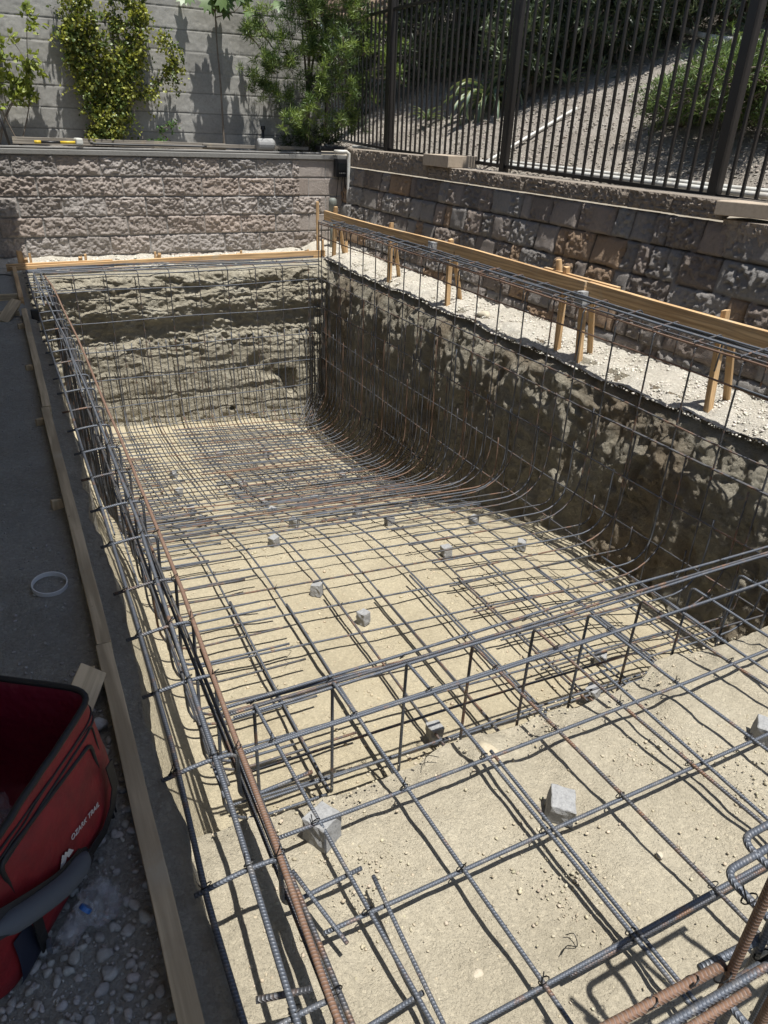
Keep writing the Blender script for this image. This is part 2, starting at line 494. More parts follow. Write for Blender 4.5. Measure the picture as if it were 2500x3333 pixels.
SH = -.315
def f_shelf(U, V):      # V>0: y
    edge = 1.66 + .03 * np.sin(U * 2.1) + .025 * np.sin(U * 5.3)
    P = P3(U, V, V * 0)
    y = np.where(V <= 0, 0, V)
    return P
def shelf_sheet():
    us = np.arange(.12, 4.4, .02); ts = np.concatenate([np.arange(-.8, 1.6, .02), np.linspace(1.6, 2.3, 34)])
    def fn(U, T):
        P0 = P3(U, T, T * 0)
        e = 1.63 + .035 * vnoise(P0 * [1, 0, 0], 1.7, 81) + .03 * vnoise(P0 * [1, 0, 0], 6, 83)
        y = np.where(T < 1.6, T * e / 1.6, e + (T - 1.6) * .20)
        k = sstep(1.6, 2.28, T)
        zb = zfloor(U, 1.9) - .06
        z = SH + (zb - SH) * k ** .8 - .03 * sstep(1.42, 1.62, T)
        P = P3(U, y, z)
        z = z + .016 * fbm(P, 1.9, 3, 85) + .006 * fbm(P, 24, 3, 86) * sstep(-.2, .4, vnoise(P, 2.6, 84)) + .0055 * vnoise(P, (17, 1.6, 1), 82) * sstep(.0, .5, vnoise(P, 1.7, 80)) - .012 * sstep(.55, .8, vnoise(P, (5, 3.2, 1), 78)) + .012 * fbm(P, 7, 4, 87) * (1 + 1.2 * sstep(1.3, 1.6, T))
        y = y + k * (1 - k) * .16 * fbm(P, (3, 3, 5), 4, 89)
        # a low mound under the spa wall on the right
        z = z + .06 * np.exp(-((U - 2.9) / .5) ** 2 - ((y - 1.45) / .28) ** 2)
        return P3(U, y, z)
    return sheet('pit_shelf', us, ts, fn, M_shelf)
shelf_sheet()

def f_ledge(U, V):
    P = P3(U, V, U * 0)
    z = .04 + .02 * fbm(P, 2.2, 3, 91) + .02 * fbm(P, 9, 4, 93) + .045 * sstep(4.75, 5.1, U) + .03 * sstep(9, 10.4, V)
    z = z - .05 * sstep(4.42, 4.25, U)
    return P3(U, V, z)
sheet('pit_ledge', np.arange(4.24, 5.2, .018), np.arange(-.6, 11.6, .022), f_ledge, M_ledge)
def f_ledge2(U, V):
    P = P3(U, V, U * 0)
    z = -.01 + .02 * fbm(P, 2.2, 3, 95) + .016 * fbm(P, 9, 4, 97)
    return P3(U, V, z)
sheet('pit_ledge', np.arange(-.5, 4.26, .025), np.arange(10.32, 11.6, .02), f_ledge2, M_ledge)

def f_yard(U, V):
    P = P3(U, V, U * 0)
    z = ZY + .014 * fbm(P, 1.4, 3, 101) + .007 * fbm(P, 10, 3, 103) - .03 * sstep(-.5, -.1, U) * sstep(4, 2, V) * 0
    return P3(U, V, z)
sheet('yard_ground', np.arange(-1.4, .075, .018), np.arange(-.8, 11.6, .02), f_yard, M_yard)

# wide ground to the horizon, under everything
gv = np.array([(-900, -900, -2.6), (900, -900, -2.6), (900, 900, -2.6), (-900, 900, -2.6)], float)
g = mesh_obj('ground', gv, [(0, 1, 2, 3)], M_far); g['kind'] = 'structure'
def flat(name, x0, x1, y0, y1, z, m):
    o = mesh_obj(name, [(x0, y0, z), (x1, y0, z), (x1, y1, z), (x0, y1, z)], [(0, 1, 2, 3)], m); o['kind'] = 'structure'; return o
flat('yard_ground', -30, -1.38, -30, 40, ZY - .012, M_yard)
flat('yard_ground', -1.4, 6, -30, -.58, ZY - .014, M_yard)

def hz(x, y):
    return 1.33 + .012 * (y - 4) * (x < 1e9) * .9 * np.clip((y - 3) / 3, 0, 1) * (y < 14) + .5 * np.clip(x - 5.55, 0, 14)
def f_hill(U, V):
    P = P3(U, V, U * 0)
    z = hz(U, V) - .03 + .06 * fbm(P, .8, 3, 111) * sstep(5.6, 6.5, U) + .012 * fbm(P, 9, 3, 113)
    return P3(U, V, z)
sheet('hillside', np.concatenate([np.arange(5.14, 9.6, .03), np.arange(9.6, 22, .4)]), np.arange(-2, 26, .045), f_hill, M_hill)

# ------------------------------------------------------------------ loose stones (uncountable)
_ico = None
def ico():
    global _ico
    if _ico is None:
        bm = bmesh.new(); bmesh.ops.create_icosphere(bm, subdivisions=2, radius=1)
        V = np.array([v.co[:] for v in bm.verts]); F = np.array([[v.index for v in f.verts] for f in bm.faces]); bm.free()
        bm = bmesh.new(); bmesh.ops.create_icosphere(bm, subdivisions=1, radius=1)
        V1 = np.array([v.co[:] for v in bm.verts]); F1 = np.array([[v.index for v in f.verts] for f in bm.faces]); bm.free()
        _ico = ((V, F), (V1, F1))
    return _ico
def scatter(name, label, pts, sizes, m, cols, flatn=.65, smooth=False, hi=False, sink=.25, kind='stuff', cat='stones'):
    V0, F0 = ico()[0 if hi else 1]
    n = len(pts)
    s = sizes[:, None] * np.stack([rng.uniform(.7, 1.25, n), rng.uniform(.6, 1.0, n), rng.uniform(.45, .8, n) * flatn / .65], -1)
    ang = rng.uniform(0, 2 * PI, n); tl = rng.uniform(-.5, .5, n)
    ca, sa, ct, st = np.cos(ang), np.sin(ang), np.cos(tl), np.sin(tl)
    A = V0[None] * s[:, None, :]
    jit = 1 + .30 * (rng.random((n, len(V0), 1)) - .5) if not hi else 1 + .12 * (rng.random((n, len(V0), 1)) - .5) + .22 * np.round(np.sin(V0[None, :, :1] * 3.1 + rng.uniform(0, 6, (n, 1, 1))) * np.cos(V0[None, :, 1:2] * 2.7 + rng.uniform(0, 6, (n, 1, 1))), 1)
    A = A * jit
    y = A[..., 1] * ct[:, None] - A[..., 2] * st[:, None]; z = A[..., 1] * st[:, None] + A[..., 2] * ct[:, None]; x = A[..., 0]
    X = x * ca[:, None] - y * sa[:, None]; Y = x * sa[:, None] + y * ca[:, None]
    V = np.stack([X, Y, z], -1) + pts[:, None, :]
    V[..., 2] += (sizes * .5 * (1 - 2 * sink))[:, None]
    F = (F0[None] + (np.arange(n) * len(V0))[:, None, None]).reshape(-1, 3)
    c = np.repeat(cols, len(V0), axis=0)
    o = mesh_obj(name, V.reshape(-1, 3), F, m, smooth=smooth, col=c)
    tag(o, label, cat, kind=kind); return o
def tint(n, base, var=.25, warm=.06):
    b = np.asarray(base)[None] * (1 + var * rng.uniform(-1, 1, (n, 1)))
    b = b * (1 + warm * rng.uniform(-1, 1, (n, 3))); return np.clip(b, .01, .9)
def psz(n, lo, hi, p=2.5): return lo + (hi - lo) * rng.random(n) ** p

def zyard(x, y):
    P = P3(x, y, x * 0); return ZY + .014 * fbm(P, 1.4, 3, 101) + .007 * fbm(P, 10, 3, 103)
n = 15000
x = rng.uniform(-.75, .02, n); y = .55 + 10 * rng.random(n) ** 2.4
k = rng.random(n) < np.clip(.5 + .7 * sstep(2.2, 1.2, y) + .5 * sstep(-.25, 0, x) * sstep(4, 2, y), 0, 1); x = x[k]; y = y[k]; n = len(x)
s = psz(n, .002, .0145, 4) * (.6 + .6 * sstep(2.6, 1.2, y))
scatter('gravel', 'grey stones and gravel lying on the shaded yard beside the form board', P3(x, y, zyard(x, y)), s, M_rock, tint(n, (.34, .33, .31), .35, .05), hi=True, smooth=False)
n = 30000
x = rng.uniform(.22, 3.4, n); y = rng.uniform(-.1, 1.64, n); P0 = P3(x, y, x * 0)
k = rng.random(n) < np.clip(.35 + .8 * vnoise(P0, 3.2, 121) + .5 * vnoise(P0, 11, 122), .14, 1); x = x[k]; y = y[k]; n = len(x); P = P3(x, y, x * 0 + SH)
z = SH + .016 * fbm(P3(x, y, x * 0 + SH), 1.9, 3, 85)
scatter('soil_crumbs', 'dry soil crumbs scattered over the shallow shelf', P3(x, y, z), psz(n, .0014, .0085, 5), M_crumb, tint(n, (.43, .385, .29), .3))
n = 6500
x = rng.uniform(.3, 3.8, n); y = rng.uniform(1.95, 5.4, n); P0 = P3(x, y, x * 0)
k = rng.random(n) < np.clip(.4 + .8 * vnoise(P0, 2.2, 123), .1, 1); x = x[k]; y = y[k]; n = len(x)
z0 = zfloor(x, y); z = z0 + .018 * fbm(P3(x, y, z0), 1.7, 3, 1)
scatter('soil_crumbs', 'dry soil crumbs scattered over the sandy pit floor', P3(x, y, z), psz(n, .003, .014, 4), M_crumb, tint(n, (.45, .38, .26), .3))
n = 16000
x = rng.uniform(4.2, 5.02, n); y = rng.uniform(1.5, 11, n)
P = P3(x, y, x * 0); z = .04 + .02 * fbm(P, 2.2, 3, 91) + .045 * sstep(4.75, 5.1, x) + .03 * sstep(9, 10.4, y) - .05 * sstep(4.42, 4.25, x)
scatter('rubble', 'pale broken clods strewn along the ledge under the retaining wall', P3(x, y, z), psz(n, .003, .016, 4), M_crumbw, tint(n, (.56, .53, .46), .25))
n = 1500
x = rng.uniform(0, 4.2, n); y = rng.uniform(10.3, 11.3, n); P = P3(x, y, x * 0)
scatter('rubble', 'pale clods along the foot of the split face wall', P3(x, y, -.01 + .02 * fbm(P, 2.2, 3, 95)), psz(n, .006, .03, 3), M_crumbw, tint(n, (.55, .52, .45), .2))
n = 30000
x = 5.2 + 4.2 * rng.random(n) ** 1.3; y = rng.uniform(2.5, 14, n); P = P3(x, y, x * 0)
scatter('mulch', 'grey and brown mulch chips and gravel covering the slope behind the fence', P3(x, y, hz(x, y) - .03 + .06 * fbm(P, .8, 3, 111) * sstep(5.6, 6.5, x)), psz(n, .005, .024, 2.2), M_chip, tint(n, (.42, .385, .34), .5, .08), flatn=.4)

# ------------------------------------------------------------------ walls
BW = (.34, .315, .30)
def f_split(U, V):
    L, Hh = .555, .258
    z = V; row = np.floor(z / Hh + 1e-6); off = np.where(row % 2 == 0, .30, .03)
    t = (U + off) / L; c = np.floor(t); fx = (t - c) * L; fz = z - row * Hh
    d = np.minimum(np.minimum(fx, L - fx), np.minimum(fz, Hh - fz))
    j = sstep(.003, .010, d); f = sstep(.004, .022, d)
    P = P3(U, z * 0, z)
    smooth = (U > 4.25) & (h2(c, row, 3) > .25) | (U > 4.62)
    amp = np.where(smooth, .12, 1.0)
    Q = P + (h2(c, row, 5) * 10)[:, None]
    rough = (.012 * fbm(Q, 6, 3, 131) + .014 * fbm(Q * [1, 1, 1.2], 27, 2, 133, .75) + .008 * vnoise(Q, 13, 137)) * amp
    y = 11.47 - .028 * z / 1.3 * 0 - .05 * (U / 5) - f * (.012 * amp + .002 + rough) - .004 + .010 * (1 - j)
    col = np.stack([.43 + 0 * z, .405 + 0 * z, .38 + 0 * z], -1)
    tone = h2(c, row, 7)[:, None]
    warm = np.where(row % 2 == 1, .42, .22)[:, None] + .35 * (h2(c, row, 9)[:, None] - .5)
    col = col * (.86 + .26 * tone)
    col = col * (1 - warm * np.array([-.10, .12, .27])) 
    col = np.where(j[:, None] < .5, np.array([.40, .39, .37]), col)
    return P3(U, y, z), col
wt = thing('block_wall', 'split face grey and tan concrete block wall across the far end under the planter', 'wall', (2.5, 11.47, 0))
sheet('wall_face', np.arange(-1.0, 5.05, .009), np.arange(-.06, 1.292, .009), f_split, M_split, parent=wt)
V, F = bevel_box((6.7, .30, .06), .006); V = xform(V, (1.72, 11.58, 1.322)); V[:, 1] -= .05 * V[:, 0] / 5
mesh_obj('cap_course', V, F, M_cap, wt, col=np.tile((.24, .235, .22), (len(V), 1)))
V, F = bevel_box((6.7, .05, .02), .004); V = xform(V, (1.72, 11.60, 1.374)); V[:, 1] -= .05 * V[:, 0] / 5
mesh_obj('cap_lip', V, F, M_cap, wt, col=np.tile((.33, .32, .30), (len(V), 1)))
flat('planter_soil', -1.6, 5.5, 11.62, 12.3, 1.37, M_hill)

def f_cmu(U, V):
    L, Hh = .525, .262
    z = V - 1.325; row = np.floor(z / Hh); off = np.where(row % 2 == 0, .27, .0)
    t = (U + off) / L; c = np.floor(t); fx = (t - c) * L; fz = z - row * Hh
    jz = np.minimum(fz, Hh - fz); jx = np.minimum(fx, L - fx)
    d = np.minimum(jz, jx * 1.6)
    f = sstep(.0, .012, d)
    P = P3(U, z * 0, V)
    y = 12.30 - .007 * f + .002 * fbm(P, 20, 3, 141)
    tone = .88 + .2 * h2(c, row, 17)[:, None]
    col = np.array([[.40, .39, .36]]) * tone
    col = col * (1 - .12 * np.clip(vnoise(P, 2.5, 143), 0, 1))[:, None]
    col = np.where((d < .004)[:, None], np.array([.22, .215, .20]), col)
    return P3(U, y, V), col
wg = thing('boundary_wall', 'tall smooth grey concrete block wall behind the planter', 'wall', (2, 12.3, 1.3))
sheet('wall_face', np.arange(-2.0, 5.0, .0175), np.arange(1.3, 3.44, .011), f_cmu, M_cmu, parent=wg)
V, F = bevel_box((7.0, .2, .02), .004); V = xform(V, (1.5, 12.393, 3.452))
mesh_obj('wall_top', V, F, M_cmu, wg, col=np.tile((.33, .32, .30), (len(V), 1)))
def f_upper(U, V):
    L, Hh = .5, .26
    z = V - 3.4; row = np.floor(z / Hh); t = (U + .25 * (row % 2)) / L; c = np.floor(t); fx = (t - c) * L; fz = z - row * Hh
    d = np.minimum(np.minimum(fx, L - fx), np.minimum(fz, Hh - fz)); f = sstep(0, .03, d); P = P3(U, z, V)
    y = 12.95 - f * (.04 + .03 * fbm(P, 9, 4, 151))
    return P3(U, y, V), np.array([[.40, .29, .21]]) * (.75 + .4 * h2(c, row, 19)[:, None])
wu = thing('upper_wall', 'tan split face block wall rising behind the grey boundary wall top', 'wall', (3, 12.95, 3.3))
sheet('wall_face', np.arange(.0, 6.5, .03), np.arange(3.3, 4.4, .02), f_upper, M_split, parent=wu)

# right retaining wall: irregular tumbled blocks
ROWZ = [-.12, .15, .415, .68, .94, 1.20]
rws = []
for r in range(len(ROWZ) - 1):
    rr = np.random.default_rng(40 + r); e = [-1.2 + rr.uniform(0, .3)]
    while e[-1] < 11.8: e.append(e[-1] + rr.choice([.17, .24, .32, .36, .46, .58]) * rr.uniform(.92, 1.08))
    rws.append(np.array(e))
def f_ret(U, V):
    row = np.clip(np.searchsorted(ROWZ, V, side='right') - 1, 0, len(ROWZ) - 2)
    z0 = np.array(ROWZ)[row]; z1 = np.array(ROWZ)[row + 1]
    idx = np.zeros(len(U), int); a = np.zeros(len(U)); b = np.zeros(len(U))
    for r in range(len(rws)):
        s = row == r; i = np.clip(np.searchsorted(rws[r], U[s], side='right') - 1, 0, len(rws[r]) - 2)
        idx[s] = i; a[s] = rws[r][i]; b[s] = rws[r][i + 1]
    P = P3(U * 0, U, V)
    w = .006 * vnoise(P, 14, 161)
    d = np.minimum(np.minimum(U - a, b - U) + w, np.minimum(V - z0, z1 - V) + w)
    f = np.clip(d / .045, 0, 1); f = np.sqrt(1 - (1 - f) ** 2)
    hr = h2(idx, row, 23)
    Q = P + (hr * 9)[:, None]
    rough = .010 * fbm(Q, 4, 3, 163) + (.019 * fbm(Q, 26, 2, 167, .8)) * sstep(-.45, .1, vnoise(Q, 5, 168) + 1.1 * (hr - .55))
    slope = (hr - .5) * .05 * (U - (a + b) / 2) / .3
    tilt = (h2(idx, row, 41) - .45) * .10 * (V - z0)
    x = 4.905 + .16 * np.clip(V, 0, 2) - .045 * f - rough * f - slope * f + tilt + .012 * (h2(idx, row, 29) - .5)
    t = h2(idx, row, 31)[:, None]; t2 = h2(idx, row, 37)[:, None]
    col = np.array([[.30, .245, .205]]) * (1 - t) + np.array([[.34, .325, .305]]) * t
    col = np.where(t2 > .8, np.array([[.33, .23, .15]]), col)
    col = col * (.75 + .4 * t2)
    col = np.where((d < .004)[:, None], np.array([.10, .085, .07]), col)
    return P3(x, U, V), col
rt = thing('retaining_wall', 'brown and grey tumbled block retaining wall under the iron fence on the right', 'wall', (5.05, 5, 0))
sheet('wall_face', np.arange(-.8, 11.45, .012), np.arange(-.1, 1.2001, .0105), f_ret, M_tumbled, parent=rt, flip=True)
def cope(y0, y1, z0, z1, seed, x0=5.06, x1=5.36):
    """coping stone: rough front face, smooth top and ends"""
    nu = max(6, int((y1 - y0) / .016)); prof = [(x1, z1 - .004), (x0 + .2, z1), (x0 + .03, z1)]
    nz = 11
    for k in range(nz + 1): prof.append((x0, z1 - .004 - (z1 - z0 - .008) * k / nz))
    prof += [(x0 + .04, z0)]
    prof = np.array(prof); ys = np.linspace(y0 + .003, y1 - .003, nu)
    V = np.array([[(px, y, pz) for (px, pz) in prof] for y in ys]); sh = V.shape
    V = V.reshape(-1, 3); fr = (V[:, 0] < x0 + .01)
    ed = np.minimum(V[:, 1] - y0, y1 - V[:, 1]); f = sstep(0, .03, ed)
    V[:, 0] -= fr * f * (.010 + .014 * fbm(V + seed, 26, 2, 171, .8, True) + .01 * fbm(V + seed, 4, 2, 175))
    V[:, 0] += (1 - f) * fr * .008
    F = [tuple(q) for q in grid_faces(sh[0], sh[1])[:, ::-1]]
    m = sh[1]; F.append(tuple(range(m))); F.append(tuple((sh[0] - 1) * m + i for i in range(m - 1, -1, -1)))
    c = np.tile(np.array((.36, .30, .24)) * random.uniform(.85, 1.1), (len(V), 1)); c[~fr] = (.42, .36, .29)
    mesh_obj('coping_stone', V, F, M_tumbled, rt, col=c)
def cope_run(ya, yb, za, zb, hgt, seed):
    L = .52; n = max(1, round((yb - ya) / L)); e = np.linspace(ya, yb, n + 1)
    for i in range(n):
        t = (i + .5) / n; z = za + (zb - za) * t
        cope(e[i], e[i + 1], z - hgt, z, seed + i * 3.1)
cope_run(4.18, 8.82, 1.352, 1.352, .15, 1)
cope_run(8.84, 11.4, 1.455, 1.455, .25, 60)
cope_run(-.7, 4.16, 1.222, 1.222, .27, 90)
V, F = bevel_box((.42, .62, .13), .006); V = xform(V, (5.20, 8.55, 1.418)); 
mesh_obj('coping_stone', V, F, M_cap, rt, col=np.tile((.46, .38, .29), (len(V), 1)))
V, F = bevel_box((.50, .42, .10), .006); V = xform(V, (5.25, 4.05, 1.30), (0, 0, .35))
mesh_obj('coping_stone', V, F, M_cap, rt, col=np.tile((.45, .37, .28), (len(V), 1)))

# house on the left, out of the picture, whose roof keeps the yard in shade
hs = thing('house', 'house with a deep flat patio roof standing left of the yard, outside the view', 'house', (-3, 4, 0))
M_stucco = mat('stucco', (.42, .38, .32), .9)
V, F = bevel_box((6.0, 12, 3.4), .01); mesh_obj('wall', xform(V, (-5.2, 4.6, 1.7 - .1)), F, M_stucco, hs)
V, F = bevel_box((3.4, 11.75, .22), .02); mesh_obj('patio_roof', xform(V, (-1.25, 4.76, 3.60)), F, M_stucco, hs)
# ------------------------------------------------------------------ rebar
R0 = .0067
def wob(P, amp=.004, seed=0, f=1.1):
    P = np.asarray(P, float)
    return P + amp * np.stack([vnoise(P + seed * 7.7, f, 201), vnoise(P + seed * 7.7, f, 203), vnoise(P + seed * 7.7, f, 207)], -1)
_bs = [0]
def bar(name, pts, parent, m, r=R0, rad=.05, amp=.006, step=.07, sides=7, smooth_path=False, f=1.1):
    _bs[0] += 1
    p = catmull(pts, step) if smooth_path else fillet(pts, rad, step)
    p = wob(p, amp, _bs[0], f)
    V, F, UV = tube(p, r, sides)
    # sides + caps: uv by vertex
    return mesh_obj(name, V, F, m, parent, smooth=True, uv=UV)
def knot(c, parent, s=.014, seed=0):
    rr = np.random.default_rng(int(seed) + 5)
    t = np.linspace(0, 2 * PI * 1.6, 16)
    p = np.stack([s * np.cos(t), s * .75 * np.sin(t), s * .8 * np.cos(t + .9)], -1) + np.asarray(c)
    e = np.asarray(c) + np.array([rr.uniform(-.02, .02), rr.uniform(-.02, .02), rr.uniform(.008, .03)])
    p = np.vstack([p, e])
    V, F, _ = tube(p, .0018, 4)
    return mesh_obj('tie_wire', V, F, M_wire, parent)

# --- shelf grid: hooked bars that run over the shelf, drop down the step face and turn into the pit
TS = -.205
sg = thing('shelf_rebar_grid', 'wide square grid of steel rebar over the shallow shelf, its far ends hooked down', 'rebar grid', (2.0, 1.2, SH))
hx = [.525, .845, 1.17, 1.485, 1.80, 2.10, 2.41, 2.73, 3.05, 3.37, 3.69]
nx_ = [.60, .915, 1.22, 1.55, 1.885, 2.20, 2.53, 2.86, 3.18, 3.5, 3.8]
hm = [M_steel, M_steel, M_steel, M_steelr, M_steelr, M_steel, M_steelr, M_steel, M_steel, M_steel, M_steel]
for i, x in enumerate(hx):
    yt = 2.02 - .017 * i
    zb = float(zbar(x, 2.1)) + .03
    pts = [(nx_[i] + .02, -.5, -.225), (nx_[i], .75, -.226), (x + .03, 1.5, -.212), (x, yt, TS + .01), (x, yt + .012, zb), (x + .005, yt + 1.1 + .1 * (i % 3), float(zbar(x, 3.1)) + .022), (x + .005, yt + 1.55 + .12 * (i % 2), float(zbar(x, 3.6)) + .022)]
    bar('hooked_bar', pts, sg, hm[i], R0 + .0004, rad=[1.5, 1.5, .028, .06, 2], amp=.003)
for k, (y, z, m, x0) in enumerate([(2.035, TS + .012, M_steel, .38), (2.012, TS - .005, M_steelr, .40), (2.00, TS - .012, M_steel, .44), (1.812, TS - .0, M_steel, .37), (1.79, TS + .012, M_steel, .40), (1.43, -.212, M_steel, .42), (1.105, -.232, M_steel, .44), (.735, -.236, M_steel, .4), (.725, -.246, M_steelr, 1.0), (.36, -.236, M_steel, .4)]):
    bar('cross_bar', [(x0, y, z), (2.2, y - .012 + .02 * (k == 0), z - .002), (4.02, y - .03 * (k < 4), z)], sg, m, R0 + .0004, rad=2, amp=.005)
bar('cross_bar', [(.5, 2.05, TS - .004), (1.0, 2.03, TS - .006), (1.06, 2.02, TS - .008)], sg, M_steel, rad=1)
for y, z, m in [(2.06, -.845, M_steel), (2.13, -.74, M_steelr)]:
    bar('cross_bar', [(.5, y, z + .06), (2.0, y, z), (3.9, y, z - .12)], sg, m, rad=2)
for x, y0, y1 in [(1.252, -.4, 1.45), (1.915, .3, 1.62), (2.56, 1.0, 1.9), (.635, 1.2, .6)]:
    bar('lap_bar', [(x, y0, -.222), (x - .02, y1, -.212)], sg, M_steel, rad=1)
sk = 0
for i in range(0, 9):
    for y, z in [(2.02, TS + .005), (1.8, TS + .01), (1.43, -.205), (1.105, -.225), (.735, -.228)]:
        t = np.clip((y - .75) / .9, 0, 1); x = nx_[i] * (1 - t) + hx[i] * t
        sk += 1
        knot((x, y, z + .008), sg, seed=sk)

# --- pit floor mat
fm = thing('floor_rebar_mat', 'dense mat of steel rebar lying over the sandy pit floor on small concrete spacers', 'rebar mat', (2.0, 5.5, -1.0))
def floor_path(x0, x1, y, dz=0, n=9):
    xs = np.linspace(x0, x1, n); return [(x, y + .0 * x, float(zbar(x, y)) + dz) for x in xs]
yk = [2.15 + .322 * k for k in range(9)] + [4.72 + .15 * 0]
ms = [M_steel, M_steel, M_steelr, M_steel, M_dark]
for k, y in enumerate(yk):
    bar('cross_bar', floor_path(.42, 3.45, y, .006), fm, ms[k % 3], rad=3, amp=.012, f=.7)
deep = np.arange(4.85, 9.65, .125)
for k, y in enumerate(deep):
    y = y + rng.uniform(-.012, .012)
    x0 = [.42, .42, 1.62 + .05 * math.sin(k)][k % 3] if y > 5.6 else .42
    bar('cross_bar', floor_path(x0, 3.5, y, .006 + .004 * (k % 2)), fm, M_rust if k in (5, 12, 23) else M_steel if k % 3 else M_steelr, rad=3, amp=.014, f=.7)
for k, x in enumerate([.525, .85, 1.175, 1.50, 1.82, 2.15, 2.47, 2.80, 3.12, 3.42]):
    ys = np.linspace(2.06, 6.1 + .5 * (k % 3), 14)
    if k in (0, 1): ys = np.linspace(2.06, 6.3, 14)
    bar('long_bar', [(x, y, float(zbar(x, y)) - .007) for y in ys], fm, M_steel if k != 6 else M_steelr, rad=3, amp=.01, f=.7)

for q in range(8):
    for g_, x in enumerate([.85, 1.175, 1.50, 1.82, 2.15, 2.47, 2.80, 3.12]):
        if (q + g_) % 2 == 0: y = yk[q]; knot((x, y, float(zbar(x, y)) + .008), fm, .013, 900 + q * 9 + g_)
# --- right wall grid
rg = thing('wall_rebar_grid', 'tall rebar grid with rusty brown uprights standing in front of the moist right pit wall', 'rebar grid', (3.95, 5.5, -1.0))
XW = 3.95; ZT = .555
for z, y0, y1, m in [(.39, 1.2, 9.86, M_rust), (.0, 1.2, 9.86, M_steelr), (-.18, 1.2, 9.86, M_steelr), (-.56, 1.2, 9.86, M_steelr), (-.94, 1.7, 9.86, M_dark), (-1.33, 2.4, 9.86, M_steelr), (-1.72, 5.5, 9.86, M_steelr)]:
    if z == .39: bar('horizontal_bar', [(XW - .004, y, z + .004 * math.sin(y * 2)) for y in np.linspace(y0, y1, 12)], rg, m, rad=3)
    else: bar('horizontal_bar', [(XW - .002 + (.02 if z < -.8 else 0), y, z + .006 * math.sin(y * 1.7 + z * 9)) for y in np.linspace(y0, y1, 12)], rg, m, rad=3)
bar('horizontal_bar', [(XW + .01, 1.3, -.17), (XW + .01, 3.9, -.19)], rg, M_dark, r=.0085, rad=2)
bar('horizontal_bar', [(XW - .012, 1.2, .405), (XW - .012, 2.85, .40)], rg, M_steel, rad=2)
def wall_hook(y, ztop, xend, m, r=R0, zoff=0, hook=False):
    zb = float(zbar(3.4, y)) + zoff
    rad = .50 + .05 * math.sin(y * 3.1)
    pts = []
    if hook: pts += [(XW + .23, y + .01, ZT + .02)]
    pts += [(XW, y, ztop), (XW + .01, y, zb + .02), (xend, y + .03, float(zbar(xend, y)) + zoff)]
    rads = ([.04] if hook else []) + [rad]
    bar('upright_bar', pts, rg, m, r, rad=rads, amp=.007, step=.06)
ym = [1.36 + .371 * k for k in range(23)]
for k, y in enumerate(ym):
    if y < 2.0: bar('upright_bar', [(XW + .23, y, ZT + .02), (XW, y, ZT), (XW + .01, y, -1.0)], rg, M_dark, rad=.04)
    else: bar('upright_bar', [(XW + .23, y, ZT + .02), (XW, y, ZT), (XW + .012, y, float(zfloor(3.9, y)) + .02)], rg, M_dark if k % 3 else M_steelr, rad=.04, amp=.007)
k = 0
for y in sorted(list(np.arange(2.25, 4.75, .161)) + list(np.arange(4.85, 9.7, .125))):
    k += 1; y = y + rng.uniform(-.02, .02)
    zt = -.19 if k % 3 == 0 else (-.52 if k % 3 == 1 else -.86); zt += rng.uniform(-.04, .04)
    xe = 2.33 + .12 * (k % 2) if y < 4.7 else (1.95 if y < 6.4 else 1.66)
    wall_hook(y, zt, xe + rng.uniform(-.04, .04), [M_rust, M_steelr, M_steel, M_steelr, M_dark][k % 5] if y > 5.2 else [M_steelr, M_steel, M_dark][k % 3])

# --- far wall grid
fg = thing('wall_rebar_grid', 'rebar grid standing across the far end of the pit before sunlit soil', 'rebar grid', (2.1, 9.9, -1.0))
YW = 9.9
for z, m in [(0.0, M_steel), (.03, M_steelr), (-.2, M_steel), (-.59, M_steel), (-.97, M_steel), (-1.37, M_steel), (-1.75, M_steel), (-2.1, M_steel)]:
    bar('horizontal_bar', [(x, YW + (.06 if z == .03 else 0), z + .008 * math.sin(x * 2.3 + z * 5)) for x in np.linspace(.38, 3.97, 9)], fg, m, rad=3)
bar('horizontal_bar', [(.42, YW + .012, -.165), (1.3, YW + .012, -.175)], fg, M_dark, rad=3)
def far_hook(x, ztop, yend, m, hook=False):
    zb = float(zbar(x, 9.2)) - .0
    pts = ([(x, YW + .25, .035)] if hook else []) + [(x, YW, ztop), (x, YW + .01, zb), (x + .01, 8.6, float(zbar(x, 8.6)) - .008), (x + .015, 7.8, float(zbar(x, 7.8)) - .008), (x, yend, float(zbar(x, yend)) - .008)]
    bar('upright_bar', pts, fg, m, rad=([.04] if hook else []) + [.33, 1, 1], amp=.006, step=.07)
for k, x in enumerate(np.arange(.68, 3.9, .39)): far_hook(x, .005, 7.3, M_dark if k % 2 else M_steelr, True)
for k, x in enumerate(np.arange(.48, 3.9, .1125)):
    far_hook(x + rng.uniform(-.01, .01), -.88 + .03 * math.sin(k * 1.7), [6.1, 6.6, 7.1, 6.3][k % 4] + .2 * math.sin(k), M_steel if k % 3 else M_steelr)

